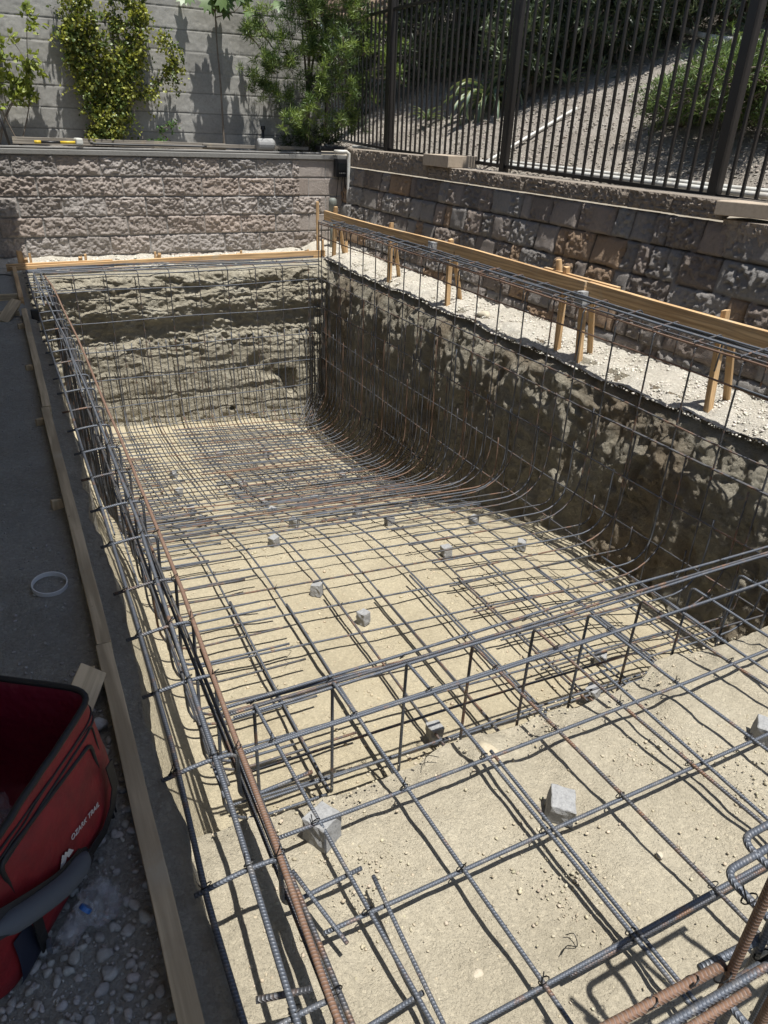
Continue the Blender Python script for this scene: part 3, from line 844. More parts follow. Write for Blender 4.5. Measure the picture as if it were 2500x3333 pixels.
# --- left bond beam cage with the wall bars hanging from it
lg = thing('bond_beam_cage', 'long rebar cage running along the left pit edge with one rusty rail and looped ties', 'rebar cage', (.3, 5.5, 0))
def lb(name, L, m, r=.0078, amp=.006): bar(name, L, lg, m, r, rad=2, amp=amp, sides=8)
lb('rail_bar', [(.352, .3, .003), (.345, .8, .003), (.36, 1.25, .0), (.368, 1.7, -.002), (.40, 2.6, -.005), (.418, 4.4, -.012), (.43, 7, -.01), (.40, 9.4, .0), (.36, 9.93, .02)], M_rust, .009)
lb('rail_bar', [(.375, .3, -.02), (.37, 1.2, -.02), (.385, 2.2, -.025)], M_steelr, .0075)
lb('rail_bar', [(.245, .3, .012), (.262, .85, .012), (.283, 1.4, .008), (.30, 2.15, .006), (.332, 3.25, .003), (.335, 5.7, .002), (.30, 8.2, .006), (.25, 9.95, .02)], M_steel, .0085)
lb('rail_bar', [(.30, 5.3, .018), (.325, 6.8, .016), (.28, 8.9, .02)], M_steel, .007)
lb('rail_bar', [(.165, .3, -.02), (.155, 1.2, -.02), (.18, 1.75, -.018), (.19, 2.6, -.016), (.19, 5.1, -.012), (.175, 8.0, -.006), (.172, 9.95, .01)], M_steel, .0085)
ty = [.46, .84, 1.23, 1.64, 2.02, 2.37, 2.70, 3.12, 3.50, 3.88, 4.27, 4.66, 5.04, 5.45, 5.81] + [6.19 + .375 * i for i in range(10)]
for k, y in enumerate(ty):
    y = y + rng.uniform(-.01, .01)
    dz = -.0
    if y > 1.85:
        zb = float(zbar(.5, y)) + .02
        bar('tie_bar', [(.135, y - .005, -.022), (.30, y, -.006), (.395, y, -.012), (.37, y + .01, zb), (.95 + .15 * math.sin(k), y + .02, float(zbar(.9, y)) + .014)], lg, M_steel if k % 3 else M_steelr, .0072, rad=[.5, .035, .22], amp=.004)
    else:
        bar('tie_bar', [(.125, y - .005, -.022), (.26, y, -.006), (.36, y, -.012), (.36, y, -.235), (.62, y + .02, -.24)], lg, M_steel, .0074, rad=[.5, .035, .06], amp=.003)
k = 0
for y in list(np.arange(2.33, 4.9, .32)) + list(np.arange(4.95, 9.7, .15)):
    k += 1
    zb = float(zbar(.5, y)) + .004
    ex = 1.08 + .05 * math.sin(k * 2.2) if y < 4.9 else 1.22 + .14 * math.sin(k * 1.9)
    bar('upright_bar', [(.36 + .01 * math.sin(k), y, -.22 - .14 * (k % 3)), (.37, y + .01, zb), (ex, y + .02, float(zbar(ex, y)) + .012)], lg, [M_dark, M_steelr, M_steel][k % 3], R0, rad=.24, amp=.006)
for z, y0 in [(-.12, .3), (-.2, .3), (-.45, 1.9), (-.62, 2.0), (-.98, 4.2), (-1.35, 5.6), (-1.7, 6.6)]:
    bar('horizontal_bar', [(.375, y, z + .006 * math.sin(y * 2 + z * 7)) for y in np.linspace(y0, 9.86, 14)], lg, M_dark if z > -.5 else M_steel, R0 + .0005, rad=3)
bar('horizontal_bar', [(.335, 1.9, -.33), (.345, 6.0, -.31), (.35, 9.8, -.3)], lg, M_dark, rad=3)
bar('offcut_bar', [(.42, 1.30, -.19), (.49, 1.05, -.225)], lg, M_steel, rad=1)
bar('offcut_bar', [(.20, .93, -.06), (.33, .905, -.075)], lg, M_steelr, .0085, rad=1)
for i, y in enumerate(ty[:12]):
    knot((.392 if y > 1.8 else .362, y, .004), lg, .015, 300 + i)
    knot((.16 + .02 * (y > 1.7), y, -.01), lg, .014, 330 + i)
    knot((np.interp(y, [.85, 1.4, 2.15, 3.25], [.262, .283, .30, .332]), y, .012), lg, .014, 360 + i)

# --- raised beam cage along the right form board
rc = thing('bond_beam_cage', 'bundle of parallel rebar with small cross ties along the raised right form board', 'rebar cage', (4.1, 5.5, .5))
for x, z, m, r in [(3.955, .562, M_rust, .0078), (3.962, .582, M_steelr, .007), (4.03, .600, M_steel, .0078), (4.055, .596, M_steel, .0078), (4.15, .605, M_steel, .0085), (4.165, .585, M_steel, .0085)]:
    bar('rail_bar', [(x + .02 * math.sin(i * 1.3 + x * 9) * .5, y, z + .006 * math.sin(i * 1.9 + z * 30)) for i, y in enumerate(np.linspace(1.0, 9.88, 11))], rc, m, r, rad=3, amp=.008)
for y in ym:
    bar('tie_bar', [(3.94, y + .02, .585), (4.20, y + .03, .61), (4.24, y + .03, .56), (4.24, y + .04, .35)], rc, M_steelr, .0065, rad=.03)

# --- far end beam bars
bc = thing('bond_beam_cage', 'bundle of rebar lying just below the far form board', 'rebar cage', (2.1, 10.2, 0))
for y, z, m, x0 in [(10.02, .03, M_steel, .25), (10.14, .035, M_steel, .17), (10.34, .03, M_steel, .17), (10.32, .045, M_steelr, .3), (10.24, .015, M_rust, .36)]:
    x1 = 1.5 if m is M_rust else 4.05
    bar('rail_bar', [(x, y, z + .008 * math.sin(x * 2 + y * 9)) for x in np.linspace(x0, x1, 8)], bc, m, .008, rad=3)
for x in (.17, .25, .33):
    bar('corner_bar', [(x, 8.3, .0), (x, 10.15 + x * .4, .03), (x + .9, 10.2 + x * .3, .03)], bc, M_steel, .008, rad=.05)
for y in (9.0, 9.3, 9.6, 9.95, 10.25):
    bar('tie_bar', [(.13, y, .0), (.37, y, .005), (.37, y, -.3)], bc, M_steel, .007, rad=.03)

# --- corner upright cage (dark, near the far right corner)
cc = thing('corner_rebar_cage', 'cluster of upright ribbed bars bound together in the far right corner of the pit', 'rebar cage', (3.97, 9.88, -1))
for dx, dy, zt in [(0, 0, .6), (.05, .03, .58), (-.08, .02, -.3), (.02, -.09, -.25), (-.14, .0, -.35), (.01, -.16, -.3), (-.05, -.04, -.5)]:
    bar('upright_bar', [(3.96 + dx, 9.88 + dy, zt), (3.95 + dx, 9.88 + dy, -1.9), (3.6 + dx, 9.55 + dy, -2.2)], cc, M_dark, .0065, rad=.2)

# --- spa wall cage in the near right corner
sp = thing('spa_rebar_cage', 'out of focus rusty and grey rebar cage rising in the near right corner', 'rebar cage', (1.2, .4, 0))
def ring(x0, x1, y0, y1, z, m, r=.0085):
    bar('ring_tie', [((x0 + x1) / 2, y1, z), (x0, y1, z), (x0, y0, z), (x1, y0 - .01, z - .003), (x1, y1, z)], sp, m, r, rad=.035, amp=.002)
ring(1.105, 1.9, .30, .512, .40, M_steel); ring(1.205, 1.95, .24, .553, .40, M_steel)
ring(.955, 1.8, .18, .372, .32, M_steel, .008)
bar('rail_bar', [(.60, .415, .35), (.85, .402, .35), (.985, .395, .35)], sp, M_rust, .0100, rad=1, amp=.001)
bar('rail_bar', [(.94, .41, .345), (1.15, .395, .35), (1.8, .37, .35)], sp, M_steel, .0092, rad=1, amp=.001)
bar('rail_bar', [(.68, .372, .335), (1.0, .362, .335), (1.8, .34, .335)], sp, M_steel, .0085, rad=1, amp=.001)
bar('rail_bar', [(.70, .352, .33), (1.0, .345, .33)], sp, M_rust, .0085, rad=1, amp=.001)
for x, y, m, r in [(.985, .378, M_rust, .0098), (1.085, .392, M_steel, .0085), (1.09, .335, M_rust, .0105), (1.32, .42, M_steel, .0085), (1.5, .40, M_steel, .0085)]:
    bar('upright_bar', [(x, y, .82), (x + .004, y, .2), (x, y, -.33)], sp, m, r, rad=1, amp=.002)
for i, c in enumerate([(.80, .405, .352), (.965, .38, .35), (.90, .40, .352), (1.085, .38, .33), (1.105, .45, .40)]): knot(c, sp, .015, 500 + i)

# ------------------------------------------------------------------ concrete spacers
def dobie(x, y, z, rot, label, s=.058, h=None, grp='concrete spacer blocks under the rebar', tall=None):
    h = tall or s * 1.25
    bm = bmesh.new(); bmesh.ops.create_cube(bm, size=1)
    rr = random.Random(int(x * 1000 + y * 77))
    for v in bm.verts:
        v.co.x *= s * (1.0 if v.co.z > 0 else .9); v.co.y *= s * (.9 if v.co.z > 0 else 1.0); v.co.z *= h
        v.co += Vector((rr.uniform(-1, 1), rr.uniform(-1, 1), rr.uniform(-1, 1))) * s * .05
    bmesh.ops.bevel(bm, geom=bm.edges[:], offset=.003, segments=1, affect='EDGES')
    bmesh.ops.subdivide_edges(bm, edges=bm.edges[:], cuts=3, use_grid_fill=True)
    bm.normal_update()
    co = np.array([v.co[:] for v in bm.verts]); nn = fbm(co + x * 7 + y, 60, 3, 211) * .0022 + np.where(co[:, 0] < -s * .4, fbm(co + x, 90, 2, 213) * .005, 0)
    for v, d in zip(bm.verts, nn): v.co += v.normal * d
    V = np.array([v.co[:] for v in bm.verts]); F = [tuple(q.index for q in f.verts) for f in bm.faces]; bm.free()
    # tie-wire loop
    V = xform(V, (0, 0, 0), (rr.uniform(-.08, .08), rr.uniform(-.08, .08), rot))
    o = mesh_obj('spacer_block', V, F, M_conc); o.location = (x, y, z + h * .48)
    return tag(o, label, 'spacer block', grp)
def fz_(x, y): return float(zfloor(x, y))
dobie(.575, 1.45, SH, .5, 'grey spacer block under the leftmost rebar crossing on the shallow shelf', .098, tall=.105)
dobie(1.345, 1.185, SH, .9, 'grey concrete spacer block lying beside the doubled bar in the middle of the shallow shelf', .098, tall=.09)
dobie(2.29, 1.12, SH, .6, 'grey concrete spacer block at the right picture edge of the shallow shelf', .085, tall=.10)
spots = [(1.62, 3.33, 'nearest sandy floor spacer block, on its own beyond the step'), (1.46, 3.74, 'grey spacer block one place beyond the nearest on the sandy floor'),
         (1.50, 2.22, 'grey spacer block leaning at the foot of the step below the third hooked bar'), (2.50, 2.16, 'grey spacer block leaning at the foot of the step further right under the hooked bars'),
         (2.83, 2.44, 'pentagon shaped spacer block on the floor just beyond the step on the right'), (2.62, 3.95, 'grey spacer block near the free ends of the right wall bars'),
         (1.45, 4.62, 'grey spacer block where the floor starts to slope down, left of centre'), (1.80, 5.12, 'grey spacer block at the near edge of the dense bars, centre'),
         (2.52, 4.72, 'large looking spacer block standing under the curved long bars right of centre'), (3.28, 4.55, 'grey spacer block close to the foot of the right wall, mid pit'),
         (3.38, 3.98, 'grey spacer block closest to the foot of the right wall, near the step'), (3.06, 5.25, 'spacer block under the dense right hand bars on the slope'), (2.4, 5.12, 'spacer block half hidden under the dense bars on the slope, centre right'),
         (1.14, 5.78, 'spacer block among the left bars at the far end of the bare soil patch'), (1.18, 6.45, 'spacer block standing in the bare soil patch left of centre'), (1.22, 7.3, 'spacer block under the deep end mat, left side, near row'),
         (1.30, 8.0, 'spacer block under the deep end mat, left side, far row'), (1.95, 7.3, 'spacer block under the deep end mat, middle left, near row'), (1.92, 6.4, 'spacer block beside the rusty bars at the middle of the slope'),
         (2.02, 8.6, 'spacer block at the foot of the far wall, left of its centre'), (2.62, 8.5, 'spacer block at the foot of the far wall, right of its centre'), (2.63, 7.6, 'spacer block under the deep end mat, middle right'),
         (3.26, 7.4, 'spacer block beside the curved bars of the right wall at the deep end'), (2.78, 6.7, 'spacer block under the deep end mat near the right slope'), (2.45, 6.3, 'spacer block in the middle of the lower slope'), (1.82, 5.8, 'spacer block under the left ends of the crowded rusty bars'), (2.85, 5.9, 'spacer block under the crowded bars of the slope, right')]
for i, (x, y, l) in enumerate(spots): dobie(x, y, fz_(x, y) + (.05 if y < 2.3 else 0), .4 + .5 * math.sin(i * 2.1), l, .074, tall=.085)

# ------------------------------------------------------------------ form boards and stakes
def board(name, p0, p1, h, t, label, m, cat='form board', grp=None, warp=.004, roll=0, seed=0, bev=.003):
    p0 = Vector(p0); p1 = Vector(p1); d = p1 - p0; L = d.length
    V, F = bevel_box((L, t, h), bev, sub=max(4, int(L / .25)), warp=warp, seed=seed)
    o = mesh_obj(name, V, F, m)
    q = d.to_track_quat('X', 'Z'); o.rotation_mode = 'QUATERNION'
    from mathutils import Quaternion
    o.rotation_quaternion = q @ Quaternion((1, 0, 0), roll)
    o.location = (p0 + p1) / 2
    return tag(o, label, cat, grp)
board('form_board', (.052, -.7, -.005), (.05, 2.28, -.01), .125, .052, 'dusty pine form board along the left pit edge, the near length beside the red bag', M_woodd, seed=1)
board('form_board', (.056, 2.285, -.008), (.035, 4.98, -.012), .125, .05, 'dusty pine form board along the left pit edge, the middle length by the white ring', M_woodd, seed=2)
board('form_board', (.045, 4.99, -.012), (.05, 8.02, -.01), .125, .05, 'dusty pine form board along the left pit edge, the far length ending at the notch', M_woodd, seed=3)
board('form_board', (.05, 8.62, -.03), (.05, 10.46, -.01), .14, .045, 'short pine form board in the far left corner, half in sunlight', M_wood, seed=4)
board('form_board', (-.75, 8.80, -.03), (.02, 8.78, -.03), .16, .045, 'pine board set crosswise at the far left notch, the farther of two', M_woodd, seed=5)
board('form_board', (-.75, 8.02, -.05), (-.0, 8.05, -.05), .15, .045, 'pine board set crosswise at the far left notch, the nearer of two', M_woodd, seed=6)
board('form_board', (.0, 10.50, -.012), (4.30, 10.50, .035), .135, .045, 'long bright pine form board across the far end of the pit', M_wood, seed=7, warp=.006)
board('form_board', (-.04, 10.545, -.0), (1.25, 10.545, .01), .135, .04, 'short pine board doubled up behind the left end of the far form board', M_wood, seed=8)
board('form_board', (4.30, 4.72, .622), (4.30, 10.46, .592), .132, .045, 'raised pine form board along the right ledge, the far length running to the corner', M_wood, seed=9, warp=.008)
board('form_board', (4.295, .9, .626), (4.302, 4.70, .618), .135, .045, 'raised pine form board along the right ledge, the near length with a knot', M_wood, seed=10, warp=.006)
board('splice_board', (4.347, 4.4, .632), (4.345, 5.35, .632), .13, .04, 'short pine splice board behind the joint of the raised right boards', M_wood, seed=11)
def stake(p0, p1, label, w=.045, t=.04, m=M_wood, grp='wooden stakes bracing the form boards', rz=0):
    p0 = Vector(p0); p1 = Vector(p1); L = (p1 - p0).length
    # square stake with pointed foot and split ragged head
    bm = bmesh.new(); bmesh.ops.create_cube(bm, size=1)
    for v in bm.verts:
        v.co.x = (v.co.x + .5) * L; v.co.y *= w; v.co.z *= t
    for i in range(1, 5): bmesh.ops.bisect_plane(bm, geom=bm.verts[:] + bm.edges[:] + bm.faces[:], plane_co=(L * i / 5, 0, 0), plane_no=(1, 0, 0))
    rr = random.Random(int(p0.x * 911 + p0.y * 317))
    for v in bm.verts:
        if v.co.x > L * .99: v.co.x += rr.uniform(-.012, .006); v.co.y *= rr.uniform(.8, 1)
        v.co.y += .002 * math.sin(v.co.x * 8); v.co.z += .002 * math.cos(v.co.x * 7)
    bmesh.ops.bevel(bm, geom=[e for e in bm.edges if e.calc_face_angle(0) > .6], offset=.0022, segments=1, affect='EDGES')
    bm.verts.index_update()
    V = np.array([v.co[:] for v in bm.verts]); F = [tuple(v.index for v in f.verts) for f in bm.faces]; bm.free()
    o = mesh_obj('wooden_stake', V, F, m); o.rotation_mode = 'QUATERNION'
    from mathutils import Quaternion
    o.rotation_quaternion = (p1 - p0).to_track_quat('X', 'Z') @ Quaternion((1, 0, 0), rz); o.location = p0
    return tag(o, label, 'stake', grp)
XS = 4.345
stake((XS, 3.29, -.1), (XS, 3.37, .735), 'upright pine stake behind the raised right board nearest the camera', .05, .045)
stake((XS + .30, 3.39, -.02), (XS + .01, 3.28, .64), 'slanting pine brace beside the nearest upright of the raised right board', .045, .04)
stake((XS, 5.02, -.1), (XS, 5.06, .745), 'upright pine stake at the splice of the raised right boards', .05, .045)
stake((XS + .04, 5.13, .45), (XS + .01, 5.19, .785), 'short tilted pine stake head poking above the splice of the right boards', .05, .04)
stake((XS, 4.71, -.1), (XS, 4.79, .56), 'upright pine stake with a grey clamp block under the splice of the right boards', .055, .045)
stake((XS + .22, 4.83, -.02), (XS, 4.68, .58), 'slanting pine brace next to the clamped stake under the right boards', .045, .04)
stake((XS, 6.97, -.1), (XS, 7.0, .72), 'upright pine stake third from the near end of the raised right board', .05, .045)
stake((XS + .30, 7.18, -.02), (XS + .02, 6.95, .62), 'slanting pine brace of the third stake of the raised right board', .045, .04)
stake((XS, 8.44, -.1), (XS, 8.42, .725), 'upright pine stake fourth from the near end of the raised right board', .05, .045)
stake((XS + .30, 8.73, -.02), (XS + .02, 8.38, .62), 'slanting pine brace of the fourth stake of the raised right board', .045, .04)
stake((XS, 10.28, -.1), (XS, 10.18, .735), 'upright pine stake at the far end of the raised right board', .05, .045)
stake((XS + .22, 10.35, -.02), (XS + .02, 10.15, .62), 'slanting pine brace near the far right corner of the pit', .045, .04)
stake((4.22, 10.58, -.1), (4.215, 10.56, .77), 'tall thin pine stake standing at the far right corner behind the two boards', .045, .03)
stake((4.30, 10.60, -.1), (4.30, 10.59, .24), 'short pine stake low in the far right corner', .035, .03)
stake((4.60, 10.35, -.05), (4.60, 10.38, .24), 'short lone pine stake on the ledge beside the far right corner', .04, .03)
for x, zt, w, l in [(.14, .22, .07, 'wide pine stake in sunlight behind the left end of the far board'), (.255, .19, .03, 'thin pine stake just right of the wide one behind the far board'), (.92, .16, .03, 'small pine stake second from the left behind the far board'), (1.82, .155, .03, 'small pine stake left of the middle behind the far board'), (3.03, .135, .03, 'small pine stake right of the middle behind the far board'), (4.06, .11, .03, 'small pine stake nearest the right end behind the far board')]:
    stake((x, 10.59, -.12), (x, 10.585, zt), l, w, .03)
for x, zt, l in [(.86, .115, 'brace head left of the second stake behind the far board'), (1.885, .115, 'brace head beside the third stake behind the far board'), (.20, .12, 'brace head between the two left stakes behind the far board'), (3.0, .08, 'brace head beside the fourth stake behind the far board')]:
    stake((x, 10.85, -.05), (x, 10.62, zt), l, .05, .03, grp='brace heads behind the far board')
stake((-.12, 1.93, -.02), (.002, 2.12, .075), 'wide leaning pine cleat with a nail beside the near left board, behind the red bag', .095, .035, M_woodd, rz=.5)
stake((-.015, 2.13, -.10), (-.01, 2.13, .07), 'short pine stake head against the near left board behind the leaning cleat', .05, .035, M_woodd)
for y, l in [(3.62, 'pine stake against the yard side of the left board, second from the near end'), (4.85, 'pine stake against the yard side of the left board, third from the near end'), (6.1, 'pine stake against the yard side of the left board, fourth from the near end'), (7.5, 'pine stake against the yard side of the left board, last before the notch')]:
    stake((-.005, y, -.12), (-.008, y + .01, .02), l, .055, .03, M_woodd)
stake((-.16, 7.82, -.03), (.0, 8.06, .12), 'leaning wide pine offcut at the notch of the far left corner', .10, .035, M_woodd, rz=.4)
stake((-.16, 10.2, -.05), (-.17, 10.2, .22), 'thin shaded stake left of the far left corner', .03, .03, M_woodd)
o = dobie(4.235, 7.2, .565, .3, 'grey spacer block hung on the raised right board beyond its middle', .075, grp='spacer blocks clamped to the right board', tall=.10)
o = dobie(4.235, 4.68, .485, .2, 'grey spacer block wired between the bars and the right board at the splice', .075, grp='spacer blocks clamped to the right board', tall=.13)
# black rubber cap block at the notch
V, F = bevel_box((.075, .06, .13), .012); o = mesh_obj('rebar_cap', V, F, M_black); o.location = (.14, 7.98, -.02)
tag(o, 'black plastic block over the bars at the notch in the far left corner', 'plastic block')
# ------------------------------------------------------------------ iron fence
fe = thing('iron_fence', 'dark brown iron picket fence with square posts standing on top of the retaining wall', 'fence', (5.4, 7, 1.35))
def zfb(y): return float(np.interp(y, [-1, 4.0, 4.6, 7.65, 10.65, 12.7, 14], [1.28, 1.30, 1.33, 1.39, 1.46, 1.55, 1.58]))
def fbox(name, x, y, z0, z1, w):
    V, F = bevel_box((w, w, z1 - z0), .0025); V = xform(V, (x, y, (z0 + z1) / 2)); mesh_obj(name, V, F, M_iron, fe)
for y in (1.55, 4.59, 7.65, 10.66, 13.1): fbox('post', 5.4, y, zfb(y) - .06, 3.45, .085 if y < 9 else .09)
y = 2.1; n = 0
ys_p = []
for a, b in ((1.55, 4.59), (4.59, 7.65), (7.65, 10.66), (10.66, 13.1)):
    m_ = round((b - a) / .137); ys_p += [a + (b - a) * i / m_ for i in range(1, m_)]
for y in ys_p: fbox('picket', 5.4, y, zfb(y) - .01, 3.36, .024)
for a, b in ((1.55, 4.59), (4.59, 7.65), (7.65, 10.66), (10.66, 13.1)):
    for dz in (.015, None):
        za, zb = (zfb(a) + .015, zfb(b) + .015) if dz else (3.2, 3.2)
        V, F = bevel_box((b - a - .08, .036, .036), .003)
        ang = math.atan2(zb - za, b - a)
        V = xform(V, (0, 0, 0), (0, -ang, PI / 2)); V = V + np.array([5.4, (a + b) / 2, (za + zb) / 2]); mesh_obj('rail', V, F, M_iron, fe)

# ------------------------------------------------------------------ foliage tools
def rand_dirs(n, up=0.0, r=rng):
    v = r.normal(size=(n, 3)); v[:, 2] += up; return v / np.linalg.norm(v, axis=1)[:, None]
def leaves(C, D, Ln, Wd, cols, curve=.2, r=rng):
    """six-vertex folded leaves: C base, D direction"""
    n = len(C); D = D / np.linalg.norm(D, axis=1)[:, None]
    A = r.normal(size=(n, 3)); S = np.cross(D, A); S /= np.linalg.norm(S, axis=1)[:, None] + 1e-9
    Nn = np.cross(S, D)
    L = Ln[:, None]; W = Wd[:, None]
    v0 = C; v1 = C + D * L * .35 + S * W * .5 + Nn * W * .12; v2 = C + D * L * .38 - S * W * .5 + Nn * W * .12
    v3 = C + D * L * .72 + S * W * .38 - Nn * L * curve * .35; v4 = C + D * L * .72 - S * W * .38 - Nn * L * curve * .35
    v5 = C + D * L - Nn * L * curve
    V = np.stack([v0, v1, v2, v3, v4, v5], 1).reshape(-1, 3)
    b = (np.arange(n) * 6)[:, None]
    F = np.concatenate([b + np.array([[0, 1, 2]]), b + np.array([[1, 3, 2]]), b + np.array([[2, 3, 4]]), b + np.array([[3, 5, 4]])], 0)
    return V, F, np.repeat(cols, 6, axis=0)
def leaf_obj(name, parts, parent):
    V = np.concatenate([p[0] for p in parts]); c = np.concatenate([p[2] for p in parts]); F = []; o = 0
    for p in parts: F.append(p[1] + o); o += len(p[0])
    return mesh_obj(name, V, np.concatenate(F), M_leaf, parent, col=c)
def lcol(n, a, b, var=.25, r=rng):
    t = r.random((n, 1)); c = np.asarray(a) * (1 - t) + np.asarray(b) * t
    return np.clip(c * (1 + var * r.uniform(-1, 1, (n, 1))), .004, .9)
def stems(name, paths, parent, r0, r1=.3, m=None):
    out = []
    for p in paths:
        V, F, _ = tube(catmull(p, .06), r0 if not isinstance(p, tuple) else r0, 6, rfn=lambda t: 1 - (1 - r1) * t); out.append((V, F))
    V, F = merge(out); o = mesh_obj(name, V, F, m or M_bark, parent, smooth=True)
    if name in ('twig', 'branch'): o['kind'] = 'stuff'
    return o

# vine on the boundary wall
def climber(name, label, x0, x1, zt, n, spread, cols, lf, stem_n, seed, y=12.05, base=None, dens=None, zb=1.45):
    r = np.random.default_rng(seed)
    t = thing(name, label, 'climbing plant', (base or (x0 + x1) / 2, y, 1.37))
    paths = []; C = []; 
    for i in range(stem_n):
        bx = (base or (x0 + x1) / 2) + r.uniform(-.25, .25); tx = r.uniform(x0, x1); h = zt * r.uniform(.65, 1.0) if i else zt
        p = [np.array([bx, y, 1.37]), np.array([bx * .5 + tx * .5 + r.uniform(-.1, .1), y + r.uniform(-.06, .1), 1.37 + (h - 1.37) * .35]), np.array([tx + r.uniform(-.15, .15), y + r.uniform(-.1, .1), 1.37 + (h - 1.37) * .7]), np.array([tx + r.uniform(-.25, .25), y + r.uniform(-.15, .1), h])]
        paths.append(p)
    stems('stem', paths, t, .010, .35)
    cl = [catmull(p, .05) for p in paths]
    parts = []
    twigs = []
    k = 0
    while k < n:
        p = cl[r.integers(len(cl))]; q = p[int(len(p) * r.uniform(.03, 1) ** .8) - 1]
        d = rand_dirs(1, .1, r)[0] * r.uniform(.05, spread); d[1] = -abs(d[1]) * .55 if r.random() < .7 else d[1] * .25
        e = q + d + np.array([0, 0, -.3 * np.linalg.norm(d)])
        if e[2] < zb - .02: continue
        m_ = r.integers(9, 20); tt = r.random((m_, 1))
        pts = q + (e - q) * tt + r.normal(size=(m_, 3)) * .022
        pts[:, 1] = np.minimum(pts[:, 1], 12.26)
        bright = r.random() 
        c = lcol(m_, cols[0], cols[1], .3, r) if bright < .55 else lcol(m_, cols[2], cols[3], .3, r)
        dd = rand_dirs(m_, .35, r); dd[:, 1] -= .4
        parts.append(leaves(pts, dd, r.uniform(lf[0], lf[1], m_), r.uniform(lf[0], lf[1], m_) * lf[2], c, .15, r)); k += m_
        if r.random() < .5: twigs.append([q, (q + e) / 2 + r.normal(size=3) * .01, e])
    leaf_obj('foliage', parts, t)
    stems('twig', twigs, t, .0028, .5)
    return t
YG = ((.38, .38, .08), (.26, .29, .065), (.075, .115, .03), (.14, .18, .045))
climber('climbing_vine', 'large yellow green vine with small round leaves climbing the grey wall left of centre', 1.0, 2.65, 4.0, 15000, .36, YG, (.030, .054, .85), 13, 301, base=1.6)
climber('climbing_vine', 'sparse lime green climber with long bare shoots at the left picture edge', .0, .80, 3.6, 1000, .26, ((.36, .40, .09), (.24, .30, .06), (.15, .2, .05), (.28, .32, .08)), (.07, .11, .5), 6, 303, base=.3, zb=1.85)
climber('climbing_vine', 'low weedy sprig with small leaves between the vine and the bare sapling', 2.15, 2.6, 1.72, 160, .12, ((.10, .2, .05), (.08, .16, .04), (.06, .12, .03), (.1, .16, .04)), (.03, .05, .6), 4, 305, base=2.4)

# fig sapling
r = np.random.default_rng(311)
fg_ = thing('fig_sapling', 'thin bare fig sapling with large lobed leaves at its top', 'young tree', (3.27, 12.0, 1.37))
stems('trunk', [[(3.27, 12.0, 1.37), (3.275, 12.0, 2.2), (3.26, 12.0, 2.8), (3.27, 11.98, 3.6)]], fg_, .016, .5)
stems('branch', [[(3.26, 12, 3.05), (3.5, 11.95, 3.12), (3.62, 11.9, 3.22)], [(3.27, 12, 3.12), (3.1, 11.95, 3.2), (2.98, 11.9, 3.3)]], fg_, .009, .5)
def lobed(c, nrm, up, s, col):
    ang = [0, 18, 38, 58, 80, 100, 125, 150, 180, 210, 235, 260, 280, 302, 322, 342]; rad = [1, .62, .92, .5, .85, .45, .6, .5, .25, .5, .6, .45, .85, .5, .92, .62]
    n = np.asarray(nrm, float); n /= np.linalg.norm(n); u = np.asarray(up, float); u -= n * (u @ n); u /= np.linalg.norm(u); w = np.cross(n, u)
    V = [np.asarray(c)] + [np.asarray(c) + s * rr_ * (u * math.cos(math.radians(a)) + w * math.sin(math.radians(a))) - n * s * .25 * rr_ ** 2 for a, rr_ in zip(ang, rad)]
    F = np.array([[0, 1 + i, 1 + (i + 1) % len(ang)] for i in range(len(ang))])
    return np.array(V), F, np.tile(col, (len(V), 1))
parts = []
for i in range(34):
    c = np.array([3.3 + r.normal() * .24, 11.9 + r.normal() * .12, 3.16 + abs(r.normal()) * .26])
    parts.append(lobed(c, (r.normal() * .4, -.8, .7 + r.normal() * .3), (r.normal() * .6, -.2, -1), r.uniform(.12, .19), np.array((.13, .20, .07)) * r.uniform(.7, 1.5)))
leaf_obj('foliage', parts, fg_)

# feathery tree with narrow leaves
def needle_tree(name, label, base, clumps, nl, ln, wd, cols, seed, trunk_pts, cat='tree', group=None, up=.55, droop=.25):
    r = np.random.default_rng(seed)
    t = thing(name, label, cat, base, group)
    parts = []; br = []
    for (c, s, b) in clumps:
        c = np.asarray(c, float)
        for q in range(b):
            o = c + r.normal(size=3) * s * np.array([1, .8, .9])
            m_ = int(nl * r.uniform(.7, 1.3)); d = rand_dirs(m_, up, r)
            axis = rand_dirs(1, .9, r)[0]; tt = r.random((m_, 1)) * .12
            co = lcol(m_, *(cols[:2] if r.random() < .5 else cols[2:]), .25, r)
            parts.append(leaves(o + axis * tt + d * .005, d, r.uniform(*ln, m_), r.uniform(*wd, m_), co, droop, r))
            if q % 3 == 0: br.append([o, (o + c) / 2 + r.normal(size=3) * .01, c * .75 + np.asarray(trunk_pts[min(len(trunk_pts) - 1, 1 + q % (len(trunk_pts) - 1))]) * .25])
    leaf_obj('crown', parts, t)
    stems('trunk', [trunk_pts] + [[p + np.array([.02 * math.sin(i * 2), 0, 0]) for p in map(np.asarray, trunk_pts[:2])] + [np.asarray(trunk_pts[2]) + np.array([.15 * math.sin(i * 2), .05, 0])] for i in range(3)], t, .03, .4)
    if br: stems('branch', br, t, .006, .5)
    return t
r = np.random.default_rng(321)
cl = []
for i in range(64):
    a = r.uniform(0, 1); z = 1.75 + 2.2 * r.random(); hw = .52 + .35 * max(0, math.sin((z - 1.7) / 2.2 * PI)) ** .7
    x = 4.62 + r.normal() * hw * .62 + .10 * (z - 2); y_ = 11.85 - abs(r.normal()) * .28
    cl.append(((x, y_, z), .085, 9))
